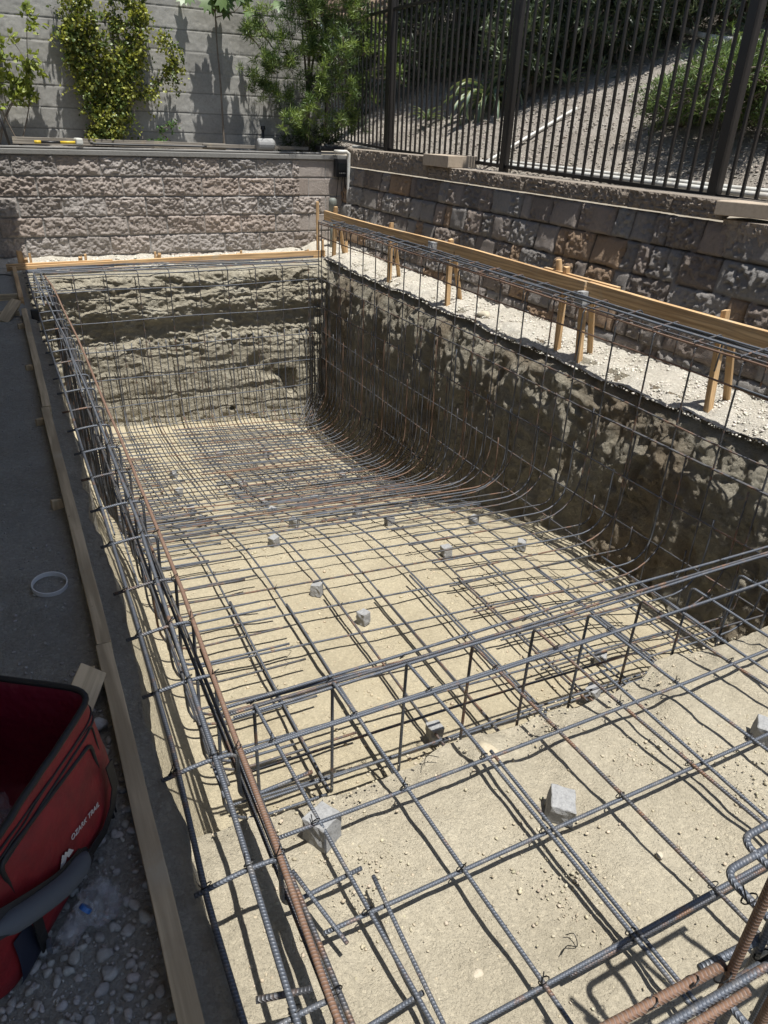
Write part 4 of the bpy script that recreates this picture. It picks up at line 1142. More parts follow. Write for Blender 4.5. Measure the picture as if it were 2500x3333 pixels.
cl += [((5.55, 11.4, 2.85), .09, 10), ((5.6, 11.3, 2.6), .08, 8), ((4.5, 11.8, 1.62), .08, 6), ((4.85, 11.7, 1.7), .08, 7), ((5.35, 11.6, 2.2), .1, 9), ((3.95, 11.9, 2.15), .09, 9), ((4.0, 11.9, 2.5), .09, 10), ((3.9, 11.9, 2.9), .1, 10), ((5.3, 11.5, 3.1), .1, 12)]
needle_tree('fern_pine', 'feathery bright green tree with narrow leaves in the corner between wall and fence', (4.6, 11.95, 1.37), cl, 44, (.07, .125), (.007, .011), ((.15, .22, .055), (.25, .32, .085), (.045, .08, .025), (.09, .14, .035)), 323, [(4.6, 11.95, 1.37), (4.62, 11.93, 2.2), (4.66, 11.9, 3.0), (4.7, 11.85, 4.0)])
needle_tree('undergrowth_shrub', 'low dark shrub at the foot of the feathery tree', (4.5, 11.95, 1.37), [((4.3 + .12 * i, 11.95, 1.5 + .05 * (i % 3)), .09, 7) for i in range(8)], 26, (.06, .11), (.008, .014), ((.03, .05, .015), (.05, .08, .02), (.02, .035, .01), (.04, .06, .02)), 327, [(4.5, 11.95, 1.37), (4.6, 11.95, 1.5), (4.7, 11.95, 1.6)], 'shrub')

# oleander like shrubs on the slope
GG = ((.09, .125, .06), (.17, .21, .12), (.025, .04, .018), (.045, .065, .03))
def shrub(i, x, y, w, h, n, label, cols=GG, ln=(.09, .16), wd=(.012, .02), nl=13, cat='shrub', group='shrubs on the slope behind the fence', up=.6):
    r = np.random.default_rng(700 + i); z0 = float(hz(np.array([x]), np.array([y]))[0]); cl = []
    for k in range(n):
        d = rand_dirs(1, .25, r)[0]; rr_ = r.uniform(.45, 1.05)
        c = np.array([x, y, z0 + h * .5]) + d * np.array([w, w, h * .55]) * rr_
        if c[2] < float(hz(np.array([c[0]]), np.array([c[1]]))[0]) + .05: c[2] = float(hz(np.array([c[0]]), np.array([c[1]]))[0]) + .05 + r.uniform(0, .15)
        cl.append((c, .10 * max(w, .5), 4))
    return needle_tree('slope_shrub', label, (x, y, z0), cl, nl, ln, wd, cols, 720 + i, [(x, y, z0), (x + .05, y, z0 + h * .3), (x, y, z0 + h * .7)], cat, group, up)
shrub(0, 7.8, 13.0, 1.5, 2.9, 420, 'tall dark shrub with grey green narrow leaves right behind the feathery tree')
shrub(1, 8.2, 11.2, 1.4, 2.8, 420, 'dark narrow leaved shrub above the variegated agave')
shrub(2, 8.15, 9.0, 1.0, 1.9, 380, 'narrow leaved shrub with sunlit tips in the middle of the slope')
shrub(3, 9.7, 9.6, 1.5, 2.9, 330, 'tall dark shrub on the upper slope in the middle')
shrub(4, 10.2, 12.8, 1.7, 3.0, 220, 'tall dark shrub at the top of the slope beyond the agave')
shrub(5, 8.4, 16.0, 1.9, 2.8, 200, 'dark shrub furthest away along the fence line')
shrub(10, 7.3, 9.9, .7, 1.1, 200, 'low dark shrub directly behind the large agave')
shrub(11, 7.6, 14.9, 1.2, 2.2, 260, 'dense dark shrub filling the gap behind the feathery tree')
shrub(12, 8.9, 7.7, .8, 1.3, 200, 'dark shrub below the high flexible pipe')
shrub(6, 10.9, 6.2, 1.0, 1.6, 170, 'dark shrub by the block tiers at the upper right')
shrub(9, 6.4, 14.6, .8, 1.9, 120, 'slim dark shrub close behind the far fence panel')
FG = ((.15, .22, .065), (.22, .30, .10), (.06, .095, .03), (.09, .14, .045))
shrub(7, 6.75, 5.25, .95, .5, 640, 'broad low fresh green shrub with fine leaves behind the nearest fence panel', FG, (.05, .10), (.006, .010), 16)
shrub(8, 6.6, 6.25, .5, .4, 170, 'small fresh green shrub at the left end of the broad low one', FG, (.05, .09), (.006, .010), 14)

# overhanging trees above the slope (their crowns lie above the view and shade the slope)
def canopy(i, x, y, z, rx, rz, n, label):
    r = np.random.default_rng(800 + i); z0 = float(hz(np.array([x]), np.array([y]))[0])
    t = thing('shade_tree', label, 'tree', (x, y, z0), 'trees standing on the upper slope')
    stems('trunk', [[(x, y, z0 - .1), (x + .1, y, z0 + 1.5), (x, y + .1, z)]], t, .14, .5)
    d = rand_dirs(n, 0, r); c = np.array([x, y, z]) + d * np.array([rx, rx, rz]) * (r.random((n, 1)) ** .4)
    m_ = np.full(n, 1.0); leaf_obj('crown', [leaves(c, rand_dirs(n, -.1, r), r.uniform(.16, .30, n), r.uniform(.07, .13, n), lcol(n, (.05, .09, .02), (.10, .16, .04), .2, r), .2, r)], t)
canopy(0, 9.5, 10.3, 6.6, 2.5, 1.1, 14000, 'large tree high on the slope whose crown hangs above the agave')
canopy(1, 8.9, 14.4, 6.6, 2.6, 1.2, 12000, 'large tree high on the slope near the far fence end')
canopy(2, 12.6, 7.4, 7.8, 2.3, 1.1, 11000, 'large tree high on the slope at the upper right')
canopy(3, 13.5, 12.0, 7.5, 3.2, 1.6, 6000, 'large tree at the very top of the slope')
canopy(4, 8.4, 19.0, 6.0, 3.2, 2.4, 7000, 'large dark tree beyond the far end of the fence')

# agave
r = np.random.default_rng(331)
ag = thing('agave', 'large variegated agave with pale edged curling leaves on the slope', 'agave', (6.85, 10.3, 1.95))
zc = float(hz(np.array([6.85]), np.array([10.3]))[0])
def blade(c, az, el, L, w, curl, seed):
    n = 14; P = []; p = np.array(c, float); a = el
    for i in range(n):
        P.append(p.copy()); p = p + L / n * np.array([math.cos(az) * math.cos(a), math.sin(az) * math.cos(a), math.sin(a)]); a -= curl / n * (1 + 1.2 * i / n)
    P = np.array(P); T = np.gradient(P, axis=0); side = np.array([-math.sin(az), math.cos(az), 0])
    V = []; C = []
    for i in range(n):
        ww = w * (math.sin(PI * min(1, .18 + .82 * i / (n - 1)) * .999) ** .7) * (1 - .5 * i / n) + .002
        up = np.cross(T[i], side); up /= np.linalg.norm(up); up = up if up[2] > 0 else -up
        for s, lift in ((-1, .35), (-.7, .12), (0, -.08), (.7, .12), (1, .35)):
            V.append(P[i] + side * ww * s * .5 + up * ww * lift); C.append((.46, .47, .24) if abs(s) == 1 else ((.38, .42, .22) if abs(s) == .7 and False else (.13, .19, .13)))
    F = grid_faces(n, 5); return np.array(V), F, np.array(C)
for i in range(34):
    az = i * 2.399 + r.uniform(-.2, .2); el = 1.35 - 1.15 * (i / 34) + r.uniform(-.1, .1); L = .62 + .38 * r.random() + .2 * (i / 34)
    V, F, c = blade((6.85, 10.3, zc + .08), az, el, L, .105, 1.2 + 2.0 * r.random(), i)
    me = mesh_obj('leaf_blade', V, F, M_leaf, ag, smooth=True, col=c)
for j, (x, y) in enumerate([(7.45, 9.25), (6.4, 11.3), (7.6, 10.2)]):
    zc = float(hz(np.array([x]), np.array([y]))[0]); a2 = thing('agave', ['small spiky agave at the shade edge right of the large one', 'small spiky agave left of the large one', 'small spiky agave half hidden up the slope behind the large one'][j], 'agave', (x, y, zc))
    for i in range(14):
        V, F, c = blade((x, y, zc + .04), i * 2.4, 1.2 - .8 * i / 14, .42, .05, 1.0, i); mesh_obj('leaf_blade', V, F, M_leaf, a2, smooth=True, col=c * .8)

# irrigation pipes
def hzf(x, y): return float(hz(np.array([x]), np.array([y]))[0])
def pipe(name, label, pts, r_, m=M_pvc, group='white irrigation pipes on the slope', cat='pipe'):
    V, F, UV = tube(wob(catmull(pts, .12), .006, len(label)), r_, 10); o = mesh_obj(name, V, F, m, origin=pts[0], smooth=True); return tag(o, label, cat, group)
pipe('irrigation_pipe', 'white pipe lying along the foot of the iron fence, nearer the pickets', [(5.52, y, hzf(5.52, y) + .045) for y in (3.0, 4.2, 5.6, 7.0, 8.6, 10.2, 12.2)], .026)
pipe('irrigation_pipe', 'second thinner white pipe running just behind the one along the fence', [(5.62 + .03 * math.sin(y), y, hzf(5.62, y) + .04) for y in (3.0, 4.4, 5.8, 7.1, 8.0)], .02)
pipe('irrigation_pipe', 'white pipe branching uphill from the fence towards the agave', [(5.56, 8.25, hzf(5.56, 8.25) + .04), (5.9, 8.27, hzf(5.9, 8.27) + .035), (6.3, 8.27, hzf(6.3, 8.27) + .03), (6.85, 8.24, hzf(6.85, 8.24) + .03)], .022)
pipe('irrigation_pipe', 'white flexible pipe snaking high across the slope at the upper right', [(9.1, 9.2, 3.16), (8.89, 8.82, 3.12), (8.63, 8.14, 2.97), (8.45, 7.58, 2.87), (8.33, 7.06, 2.80), (8.26, 6.74, 2.77), (8.2, 5.9, 2.72)], .032)

# block tiers at the top right
for j, (x, y0, y1, z0, z1, l) in enumerate([(9.2, 3.5, 8.4, 2.95, 3.3, 'lower tan block tier near the top of the slope at the right'), (9.9, 3.2, 9.2, 3.4, 4.3, 'upper tan block tier at the top of the slope at the right')]):
    def f_t(U, V, x=x, z0=z0):
        L, Hh = .42, .2; z = V - z0; row = np.floor(z / Hh); t = (U + .2 * (row % 2)) / L; c = np.floor(t); fx = (t - c) * L; fz = z - row * Hh
        d = np.minimum(np.minimum(fx, L - fx), np.minimum(fz, Hh - fz)); f = sstep(0, .04, d); P = P3(U * 0, U, V)
        return P3(x + .05 * z - f * (.04 + .02 * fbm(P, 9, 3, 181)), U, V), np.array([[.36, .26, .19]]) * (.7 + .5 * h2(c, row, 43)[:, None])
    t_ = thing('terrace_wall', l, 'wall', (x, 6, z0), 'block tiers on the slope')
    sheet('wall_face', np.arange(y0, y1, .03), np.arange(z0 - .25, z1, .025), f_t, M_tumbled, parent=t_, flip=True)
    V, F = bevel_box((.34, y1 - y0, .07), .01); mesh_obj('coping', xform(V, (x + .16, (y0 + y1) / 2, z1 + .03)), F, M_cap, t_, col=np.tile((.44, .34, .25), (len(V), 1)))

# ------------------------------------------------------------------ things on the planter and far wall
board('planter_edging', (.35, 12.0, 1.435), (3.25, 11.86, 1.425), .085, .05, 'long grey weathered timber lying along the planter on top of the wall', M_woodg, 'timber', seed=21, warp=.004)
board('planter_edging', (2.9, 11.83, 1.43), (4.55, 11.78, 1.43), .05, .05, 'thin second weathered timber overlapping the right end of the long one', M_woodg, 'timber', seed=22)
hm_ = thing('sledge_hammer', 'yellow and black handled hammer with pale head lying on the wall top', 'hammer', (.9, 11.58, 1.425))
M_yel = mat('yellow_rubber', (.60, .42, .03), .5)
V, F, _ = tube(np.array([(.60, 11.60, 1.432), (.68, 11.60, 1.432)]), .02, 10); mesh_obj('grip_end', V, F, M_yel, hm_, smooth=True)
V, F, _ = tube(np.array([(.68, 11.60, 1.432), (.92, 11.60, 1.434)]), .017, 10); mesh_obj('grip', V, F, M_black, hm_, smooth=True)
V, F, _ = tube(np.array([(.92, 11.60, 1.434), (1.12, 11.60, 1.436)]), .018, 10); mesh_obj('handle', V, F, M_yel, hm_, smooth=True)
V, F = bevel_box((.09, .16, .085), .02); mesh_obj('head', xform(V, (1.15, 11.60, 1.45), (0, 0, .15)), F, mat('pale_rubber', (.55, .55, .50), .6), hm_)
V, F, _ = tube(catmull([(1.3, 11.62, 1.43), (1.8, 11.6, 1.425), (2.4, 11.63, 1.425), (2.9, 11.6, 1.425)], .05), .014, 8)
tag(mesh_obj('drip_hose', V, F, M_black, origin=(1.3, 11.62, 1.43), smooth=True), 'black drip hose lying on the wall top right of the hammer', 'hose')
def pathlight(x, y, z0, h, label, lean=0):
    t = thing('path_light', label, 'garden light', (x, y, z0), 'black garden path lights')
    V, F, _ = tube(np.array([(x, y, z0), (x - lean, y, z0 + h * .8)]), .018, 10); mesh_obj('stake', V, F, M_black, t, smooth=True)
    V, F, _ = tube(np.array([(x - lean, y, z0 + h * .78), (x - lean, y, z0 + h * .84), (x - lean, y, z0 + h * .85), (x - lean, y, z0 + h)]), .04, 14, rfn=lambda q: .6 if q < .4 else (1.0 if q < .9 else .8)); mesh_obj('lamp_head', V, F, M_black, t)
pathlight(3.88, 11.95, 1.38, .34, 'black garden path light left of the feathery tree')
pathlight(.30, 11.8, 1.38, .52, 'taller black garden path light at the left picture edge', .06)
V, F, _ = tube(np.array([(3.70, 11.72, 1.47), (3.72, 11.72, 1.47), (3.94, 11.70, 1.47), (3.96, 11.70, 1.47)]), .085, 16, rfn=lambda q: .75 if q in (0, 1) else 1)
tag(mesh_obj('concrete_cylinder', V, F, M_conc, origin=(3.83, 11.71, 1.42)), 'grey round concrete piece lying on the wall top in front of the path light', 'concrete piece')
V, F = bevel_box((.42, .22, .07), .02); o = mesh_obj('tray', V, F, M_black); o.location = (4.85, 11.62, 1.44); tag(o, 'dark flat tray on the wall top under the feathery tree', 'tray')
V, F = bevel_box((.55, .05, .04), .005); o = mesh_obj('bender_board', V, F, M_woodg); o.location = (5.12, 11.6, 1.45); o.rotation_euler = (0, .12, .1); tag(o, 'loose dark timber scrap beside the dark tray at the wall corner', 'timber')
bx = thing('outlet_box', 'dark grey electrical box with dangling cables at the right end of the block wall', 'electrical box', (4.92, 11.36, 1.17))
V, F = bevel_box((.20, .10, .26), .012); mesh_obj('box', xform(V, (4.92, 11.345, 1.18)), F, M_black, bx)
V, F = bevel_box((.15, .02, .10), .004); mesh_obj('cover', xform(V, (4.94, 11.288, 1.20)), F, mat('dark_grey_plastic', (.03, .035, .035), .4), bx)
for i in range(4):
    V, F = bevel_box((.012, .006, .016), .001); mesh_obj('switch', xform(V, (4.885 + .028 * i, 11.29, 1.11)), F, M_pvc, bx)
for i, p in enumerate([[(4.88, 11.34, 1.06), (4.86, 11.33, .9), (4.84, 11.35, .72), (4.80, 11.38, .66)], [(4.95, 11.34, 1.06), (4.93, 11.32, .88), (4.97, 11.33, .78), (4.90, 11.32, .6), (4.80, 11.33, .58)], [(4.98, 11.34, 1.06), (4.99, 11.32, .9), (5.03, 11.33, .75), (5.0, 11.31, .66)]]):
    V, F, _ = tube(catmull(p, .03), .006, 6); mesh_obj('cable', V, F, M_black, bx, smooth=True)
pv = pipe('standpipe', 'white plastic pipe rising up the wall corner and turning back over its top', [(5.0, 11.22, 0.02), (5.0, 11.22, .6), (5.0, 11.22, 1.3), (5.0, 11.22, 1.385), (4.96, 11.22, 1.41), (4.86, 11.23, 1.41), (4.8, 11.3, 1.41)], .028, group=None)
M_stub = mat('grey_green_plastic', (.16, .17, .15), .6)
st = thing('pipe_stub', 'grey green capped pipe stub standing behind the corner stakes', 'pipe', (4.62, 10.95, 0))
V, F, _ = tube(np.array([(4.62, 10.95, -.05), (4.62, 10.95, .66)]), .045, 16); mesh_obj('pipe', V, F, M_stub, st, smooth=True)
V, F, _ = tube(np.array([(4.62, 10.95, .60), (4.62, 10.95, .74), (4.62, 10.95, .765), (4.62, 10.95, .785)]), .062, 16, rfn=lambda q: 1 if q < .5 else (.9 if q < .9 else .6)); mesh_obj('cap', V, F, M_stub, st, smooth=True)

# white ring on the yard
t_ = np.linspace(0, 2 * PI, 41)
prof = [(.066, -.011), (.070, -.011), (.070, .011), (.066, .011)]
V = np.array([[(rr_ * math.cos(a), rr_ * math.sin(a), zz) for rr_, zz in prof] for a in t_[:-1]]).reshape(-1, 3)
F = []
for i in range(40):
    for j in range(4):
        a = i * 4 + j; b = i * 4 + (j + 1) % 4; c = ((i + 1) % 40) * 4 + (j + 1) % 4; d = ((i + 1) % 40) * 4 + j; F.append((a, d, c, b))
o = mesh_obj('plastic_ring', V, F, mat('white_plastic', (.62, .62, .62), .45), smooth=False); o.location = (-.097, 2.83, .012); o.rotation_euler = (.16, .05, 0)
tag(o, 'white plastic ring lying on the shaded yard soil', 'ring')
# loose pale rocks
def rock(x, y, z, s, label, m=M_crumb, c=(.5, .46, .38), seed=0, grp=None):
    V0, F0 = ico()[0]; r = np.random.default_rng(seed)
    V = V0 * s * np.array([1.2, .9, .6]); V = V * (1 + .35 * fbm(V0 + seed, 1.6, 2, 191) + .1 * fbm(V0 * 3 + seed, 1.6, 2, 193))[:, None]
    o = mesh_obj('rock', V, F0, m, smooth=False, col=np.tile(c, (len(V), 1))); o.location = (x, y, z); o.rotation_euler = (0, 0, r.uniform(0, 6)); return tag(o, label, 'rock', grp)
rock(.80, .86, SH + .002, .017, 'small pale rock lying alone on the near part of the shelf', M_crumb, (.50, .45, .37), 1)
rock(1.28, 1.52, SH - .004, .045, 'pale tan rock half buried at the step edge of the shelf', M_crumb, (.44, .39, .29), 2)
rock(1.55, .92, SH, .013, 'light flat stone on the right of the shelf', M_crumb, (.50, .46, .38), 3)
rock(-.02, 1.92, .01, .028, 'light grey stone between the leaning cleat and the red bag', M_rock, (.42, .42, .40), 4)
rock(4.42, 6.35, .045, .06, 'flat pale slab of soil on the ledge behind the third stake', M_crumb, (.48, .45, .37), 5)
def scrap(label, pts):
    V, F, _ = tube(catmull(pts, .006), .0014, 5); tag(mesh_obj('wire_scrap', V, F, M_wire, origin=pts[0]), label, 'wire scrap', 'offcuts of tie wire')
scrap('twisted scrap of tie wire on the near shelf right of the whitish rock', [(1.04, .80, SH + .012), (1.07, .81, SH + .02), (1.10, .80, SH + .01), (1.105, .825, SH + .03), (1.09, .84, SH + .012)])
scrap('bent scrap of tie wire lying at the step edge of the shelf', [(1.02, 1.56, SH + .01), (1.05, 1.59, SH + .02), (1.09, 1.57, SH + .015)])
scrap('thin scrap of tie wire on the sandy floor near the left bars', [(1.0, 3.05, -.93), (1.04, 3.08, -.915), (1.02, 3.12, -.93), (1.07, 3.13, -.92)])
# ------------------------------------------------------------------ cooler bag
M_red = mat('red_polyester', (.30, .012, .010), .62); _k = NB(M_red)
_p = _k.pos(); _w = _k.n('ShaderNodeTexWave', Scale=260.0); _k.l(_p, _w.inputs[0])
_k.out(_k.ramp(_k.noise(_p, 14, 4, .6), [(.35, (.15, .005, .009)), (.65, (.23, .008, .013))]), _k.bump(_k.noise(_p, 12, 3, .6), .02, .5, _k.bump(_w.outputs[0], .0006, .5)))
M_wine = mat('wine_lining', (.12, .006, .018), .35); _k = NB(M_wine); _p = _k.pos()
_k.out(None, _k.bump(_k.noise(_p, 9, 3, .5), .03, .6))
M_pipg = mat('black_webbing', (.008, .008, .009), .6)
M_greyf = mat('grey_mesh_fabric', (.075, .085, .10), .85)
M_navy = mat('navy_base', (.008, .012, .03), .7)
M_logo = mat('pale_print', (.52, .50, .48), .6)
M_clear = mat('clear_plastic', (.9, .92, .95), .08); M_clear.node_tree.nodes['Principled BSDF'].inputs['Transmission Weight'].default_value = .85
M_clear.node_tree.nodes['Principled BSDF'].inputs['Alpha'].default_value = .38
bag = thing('cooler_bag', 'large open red soft cooler bag with black piping standing on the shaded gravel', 'cooler bag', (-.3, 1.45, 0))
# front panel plane: from far corner A to near corner B; bag body extends to the left (-n)
A = np.array([-.032, 1.548]); B = np.array([-.318, 1.13])
e = (B - A) / np.linalg.norm(B - A); nrm = np.array([-e[1], e[0]])
if nrm[0] < 0: nrm = -nrm               # outward = towards +x
LEN = np.linalg.norm(B - A); DEP = .40; HT = .42
def bagpt(s, d, z):
    """s along the front panel (0 far .. 1 near), d outward offset, z height"""
    p = A + e * (s * LEN) + nrm * d
    return np.array([p[0], p[1], z])
def ring_pts(z, grow=0.0, n=120):
    """rounded rectangle footprint at height z"""
    L = LEN + .03; D = DEP; rad = .075; pts = []
    cx_, cy_ = L / 2 - .03, -D / 2
    hw, hh = L / 2 + grow, D / 2 + grow
    for a in np.linspace(0, 2 * PI, n, endpoint=False):
        c, s_ = math.cos(a), math.sin(a)
        q = 7.0
        rr_ = (abs(c / hw) ** q + abs(s_ / hh) ** q) ** (-1 / q)
        pts.append((cx_ + rr_ * c, cy_ + rr_ * s_))
    return [bagpt(u / LEN, d, z) for u, d in pts]
def bulge(t): return .010 + .022 * math.sin(PI * min(1, max(0, t)) ** .6) 
n_ = 120; lv = 26
V = []
for i in range(lv + 1):
    t = i / lv; z = .004 + (HT - .004) * t
    ringp = np.array(ring_pts(z, bulge(t) - (.008 if i == 0 else 0)))
    # sagging mouth: the front rim drops toward the near end, the far corner stands up
    sfr = ((ringp[:, :2] - A) @ e) / LEN
    dfr = ((ringp[:, :2] - A) @ nrm)
    ringp[:, 2] += t * (.012 * np.cos(sfr * 3)) 
    nz_ = fbm(ringp, 7, 3, 401) * .008 * t
    ringp[:, 0] += nz_ * nrm[0]; ringp[:, 1] += nz_ * nrm[1]
    V.append(ringp)
V = np.concatenate(V); F = []
for i in range(lv):
    for j in range(n_):
        k2 = (j + 1) % n_; F.append((i * n_ + j, i * n_ + k2, (i + 1) * n_ + k2, (i + 1) * n_ + j))
F.append(tuple(range(n_ - 1, -1, -1)))
body_rings = V.reshape(lv + 1, n_, 3)
fm_ = [1 if (k // n_) < 3 and k < lv * n_ else 0 for k in range(len(F))]
mesh_obj('body', V, F, M_red, bag, smooth=True, mats=[M_red, M_red])
# lining: inner wall and floor
c_ = V.reshape(lv + 1, n_, 3).mean(axis=(0, 1))
top = body_rings[-1]; cen = top.mean(axis=0)
I = []
for i, (t, sc) in enumerate([(0, .985), (.05, .955), (.35, .93), (.7, .90), (.9, .84), (1, .7), (1.02, .2)]):
    q = cen + (top - cen) * sc; q = q.copy(); q[:, 2] = top[:, 2] - t * (HT - .05); q[:, 2] += .006 * fbm(q, 9, 3, 409)
    I.append(q)
I = np.concatenate(I); F = []
for i in range(6):
    for j in range(n_):
        k2 = (j + 1) % n_; F.append((i * n_ + j, (i + 1) * n_ + j, (i + 1) * n_ + k2, i * n_ + k2))
F.append(tuple(6 * n_ + j for j in range(n_)))
mesh_obj('lining', I, F, M_wine, bag, smooth=True)
def strip(name, path, w, th, m, nvec, parent=bag):
    """flat strap along a path lying on a surface with normal nvec"""
    P = np.asarray(path); T = np.gradient(P, axis=0); T /= np.linalg.norm(T, axis=1)[:, None]
    N = np.tile(np.asarray(nvec, float), (len(P), 1)) if np.ndim(nvec) == 1 else np.asarray(nvec)
    S = np.cross(T, N); S /= np.linalg.norm(S, axis=1)[:, None]
    V = np.stack([P + S * w / 2, P + S * w / 2 + N * th, P - S * w / 2 + N * th, P - S * w / 2], 1).reshape(-1, 3); n = len(P)
    F = [(i * 4 + j, i * 4 + (j + 1) % 4, (i + 1) * 4 + (j + 1) % 4, (i + 1) * 4 + j) for i in range(n - 1) for j in range(4)]
    F += [(3, 2, 1, 0), ((n - 1) * 4, (n - 1) * 4 + 1, (n - 1) * 4 + 2, (n - 1) * 4 + 3)]
    return mesh_obj(name, V, F, m, parent, smooth=False)
# piping round the mouth and a second zip line lower
def loop(z_idx, r_, m, name, dz=0, scale=1.0):
    p = body_rings[z_idx].copy(); p[:, 2] += dz; c0 = p.mean(axis=0); p[:, :2] = c0[:2] + (p[:, :2] - c0[:2]) * scale
    p = np.vstack([p, p[:2]]); V, F, _ = tube(p, r_, 8, cap=False); return mesh_obj(name, V, F, m, bag, smooth=True)
loop(lv, .0085, M_pipg, 'rim_piping', .002)
loop(lv - 4, .0035, M_pipg, 'zip_line', 0, 1.004)
loop(lv - 3, .0025, M_pipg, 'zip_line', .004, 1.004)
# upright flap: the open lid leaning back on the left
Lz = []
for i in range(13):
    t = i / 12
    row = []
    for j in range(25):
        s = -.02 + 1.25 * j / 24
        p = bagpt(s, -DEP + .02 - .12 * t, HT + .012 + .23 * t * (1 - .15 * math.sin(s * 3)))
        row.append(p + np.array([0, 0, .01 * math.sin(s * 9 + t * 3)]))
    Lz.append(row)
# front pocket panel on the front face
pn3 = np.array([nrm[0], nrm[1], 0.0])
def fp(s, z, off=.026):
    t = z / HT; g = bulge(t); return bagpt(s, g + off - .024, z)
def panel(name, corners, m, off, bulgev=.012, ns=14):
    (s0, z0), (s1, z1), (s2, z2), (s3, z3) = corners; V = []
    for i in range(ns + 1):
        for j in range(ns + 1):
            u, v = i / ns, j / ns
            s = (1 - u) * (1 - v) * s0 + u * (1 - v) * s1 + u * v * s2 + (1 - u) * v * s3
            z = (1 - u) * (1 - v) * z0 + u * (1 - v) * z1 + u * v * z2 + (1 - u) * v * z3
            b = bulgev * (1 - (2 * u - 1) ** 4) * (1 - (2 * v - 1) ** 4)
            V.append(fp(s, z, off + b))
    return mesh_obj(name, V, [tuple(q) for q in grid_faces(ns + 1, ns + 1)], m, bag, smooth=True)
pk = panel('front_pocket', [(.07, .03), (.74, .04), (.80, .36), (.13, .335)], M_red, .020, .014)
def outline(cs, off, r_, name, m=M_pipg, rad=.03):
    pts = [fp(s, z, off) for s, z in cs]; pts = fillet(pts, rad, .02); V, F, _ = tube(pts, r_, 6); mesh_obj(name, V, F, m, bag, smooth=True)
outline([(.05, .03), (.09, .335), (.82, .365), (.76, .04)], .024, .006, 'pocket_piping')
outline([(.0, .02), (.03, .375), (1.02, .39)], .022, .003, 'seam')
strip('side_strap', [fp(s, z, .044) for s, z in [(.06, .25), (.06, .17), (.12, .12), (.22, .09), (.38, .10), (.5, .13)]], .03, .003, M_pipg, pn3)
# carrying handle with padded grip across the lower near part
hp = catmull([fp(.36, .11, .035), fp(.45, .13, .05), fp(.65, .19, .065), fp(.88, .265, .06), fp(1.02, .30, .04)], .01)
strip('handle_strap', hp, .055, .004, M_pipg, pn3 * .8 + np.array([0, 0, .6]))
V, F, _ = tube(catmull([fp(.40, .112, .04), fp(.48, .135, .055), fp(.65, .185, .07), fp(.86, .25, .066), fp(1.0, .285, .045)], .01), .026, 12, rfn=lambda t: .35 + .65 * min(1, math.sin(PI * (.03 + .94 * t)) * 2.2))
mesh_obj('handle_grip', V, F, M_greyf, bag, smooth=True)
strip('buckle_strap', [fp(.80, .20, .05), fp(.80, .12, .045), fp(.76, .03, .035)], .028, .004, M_pipg, pn3)
V, F = bevel_box((.012, .03, .022), .003); mesh_obj('buckle', V + fp(.775, .05, .05), F, M_steel, bag)
navy = panel('base_panel', [(.74, .0), (.91, .0), (.91, .17), (.80, .16)], M_navy, .026, .004)
# printed name and mountain mark
def text3(body, size, s, z, ang, name):
    cu = bpy.data.curves.new(name, 'FONT'); cu.body = body; cu.size = size; cu.extrude = .0006; cu.space_character = 1.05
    o = bpy.data.objects.new(name, cu); link(o)
    bpy.context.view_layer.update()
    dg = bpy.context.evaluated_depsgraph_get(); me = bpy.data.meshes.new_from_object(o.evaluated_get(dg)); bpy.data.objects.remove(o)
    V = np.array([v.co[:] for v in me.vertices]); F = [tuple(p.vertices) for p in me.polygons]
    V[:, 0] *= .92
    V[:, 1] += .16 * 0
    ex = np.array([-e[0], -e[1], 0.0]); ez = np.array([0, 0, 1.0])       # text runs from the near end to the far end
    ca, sa = math.cos(ang), math.sin(ang)
    o0 = fp(s, z, .0385)
    W = o0 + np.outer(V[:, 0] * ca - V[:, 1] * sa, ex) + np.outer(V[:, 0] * sa + V[:, 1] * ca, ez) + np.outer(V[:, 2], pn3)
    return mesh_obj(name, W, F, M_logo, bag)
text3('OZARK TRAIL', .022, .45, .200, -.22, 'printed_name')
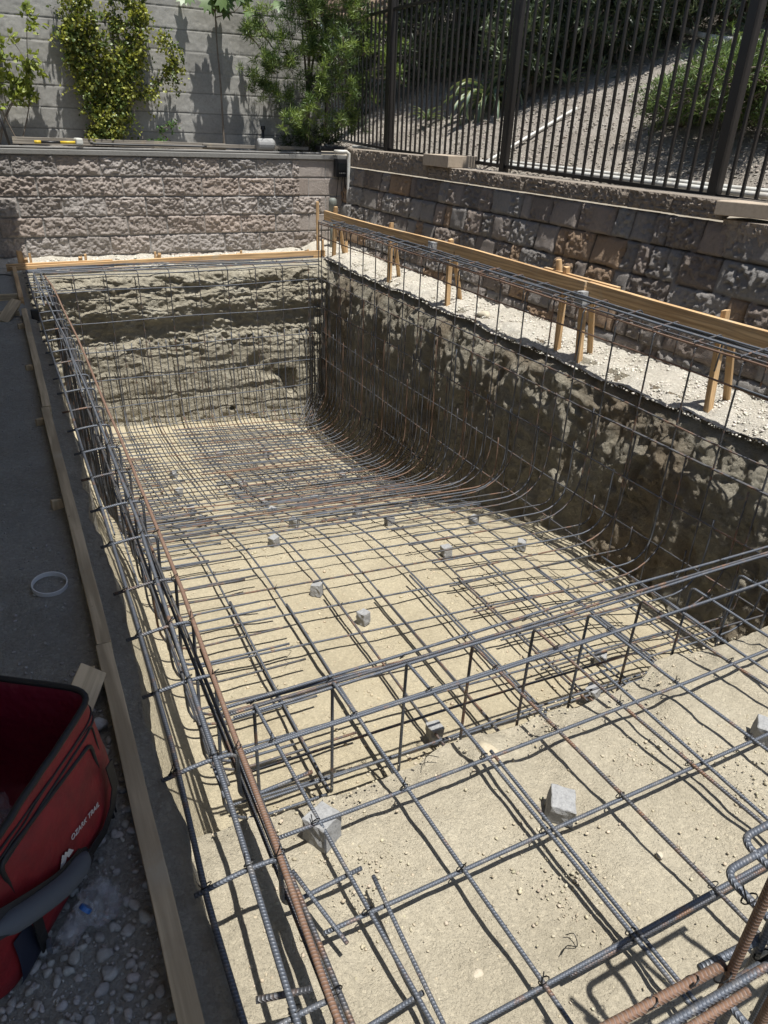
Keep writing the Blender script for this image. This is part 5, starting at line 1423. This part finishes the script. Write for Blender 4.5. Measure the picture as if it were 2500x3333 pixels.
def poly_mark(pts, s, z, name, sc=.03, ang=0.0):
    ex = np.array([-e[0], -e[1], 0.0]); ez = np.array([0, 0, 1.0]); o0 = fp(s, z, .0385); ca, sa = math.cos(ang), math.sin(ang)
    V = [o0 + ex * (x * ca - y * sa) * sc + ez * (x * sa + y * ca) * sc + pn3 * .0 for x, y in pts]; n = len(V)
    V2 = V + [v + pn3 * .0006 for v in V]
    F = [tuple(range(n)), tuple(range(2 * n - 1, n - 1, -1))] + [(i, (i + 1) % n, n + (i + 1) % n, n + i) for i in range(n)]
    return mesh_obj(name, V2, F, M_logo, bag)
poly_mark([(-.9, 0), (-.35, 1.05), (-.1, .75), (.05, .95), (.35, .6), (.55, .75), (1.1, 0), (.35, 0), (.15, .35), (0, .15), (-.1, 0)], .52, .175, 'mountain_mark', .030, -.1)

# clear ice bag inside the cooler, empty bottle wrapper and cup beside it
def crumple(name, c, s, m, label, cat, seed, sq=(1, 1, .5)):
    V0, F0 = ico()[0]
    bm = bmesh.new(); bmesh.ops.create_icosphere(bm, subdivisions=4, radius=1); V = np.array([v.co[:] for v in bm.verts]); F = np.array([[v.index for v in f.verts] for f in bm.faces]); bm.free()
    V = V * np.array(sq) * s * (1 + .38 * fbm(V + seed, 2.4, 4, 421, .62, True))[:, None]
    o = mesh_obj(name, V, F, m); o.location = c; return tag(o, label, cat)
crumple('ice_bag', (-.36, 1.36, .27), .10, M_clear, 'crumpled clear plastic ice bag inside the open red cooler', 'plastic bag', 3)
crumple('plastic_wrapper', (-.095, 1.27, .03), .034, M_clear, 'crumpled clear plastic wrapper with a blue scrap on the gravel beside the red bag', 'wrapper', 5, (1, 1.2, .7))
V, F, _ = tube(np.array([(-.175, 1.205, .03), (-.172, 1.21, .03), (-.14, 1.25, .033), (-.12, 1.275, .035)]), .026, 18, rfn=lambda q: 1 if q < .8 else .85)
tag(mesh_obj('plastic_cup', V, F, M_clear, origin=(-.15, 1.23, .03), smooth=True), 'small clear plastic cup lying under the wrapper beside the red bag', 'cup')
V, F, _ = tube(np.array([(-.128, 1.245, .055), (-.120, 1.25, .06)]), .016, 14); tag(mesh_obj('bottle_cap', V, F, mat('blue_plastic', (.02, .10, .30), .4), origin=(-.124, 1.247, .057)), 'blue bottle cap showing through the clear wrapper', 'bottle cap')
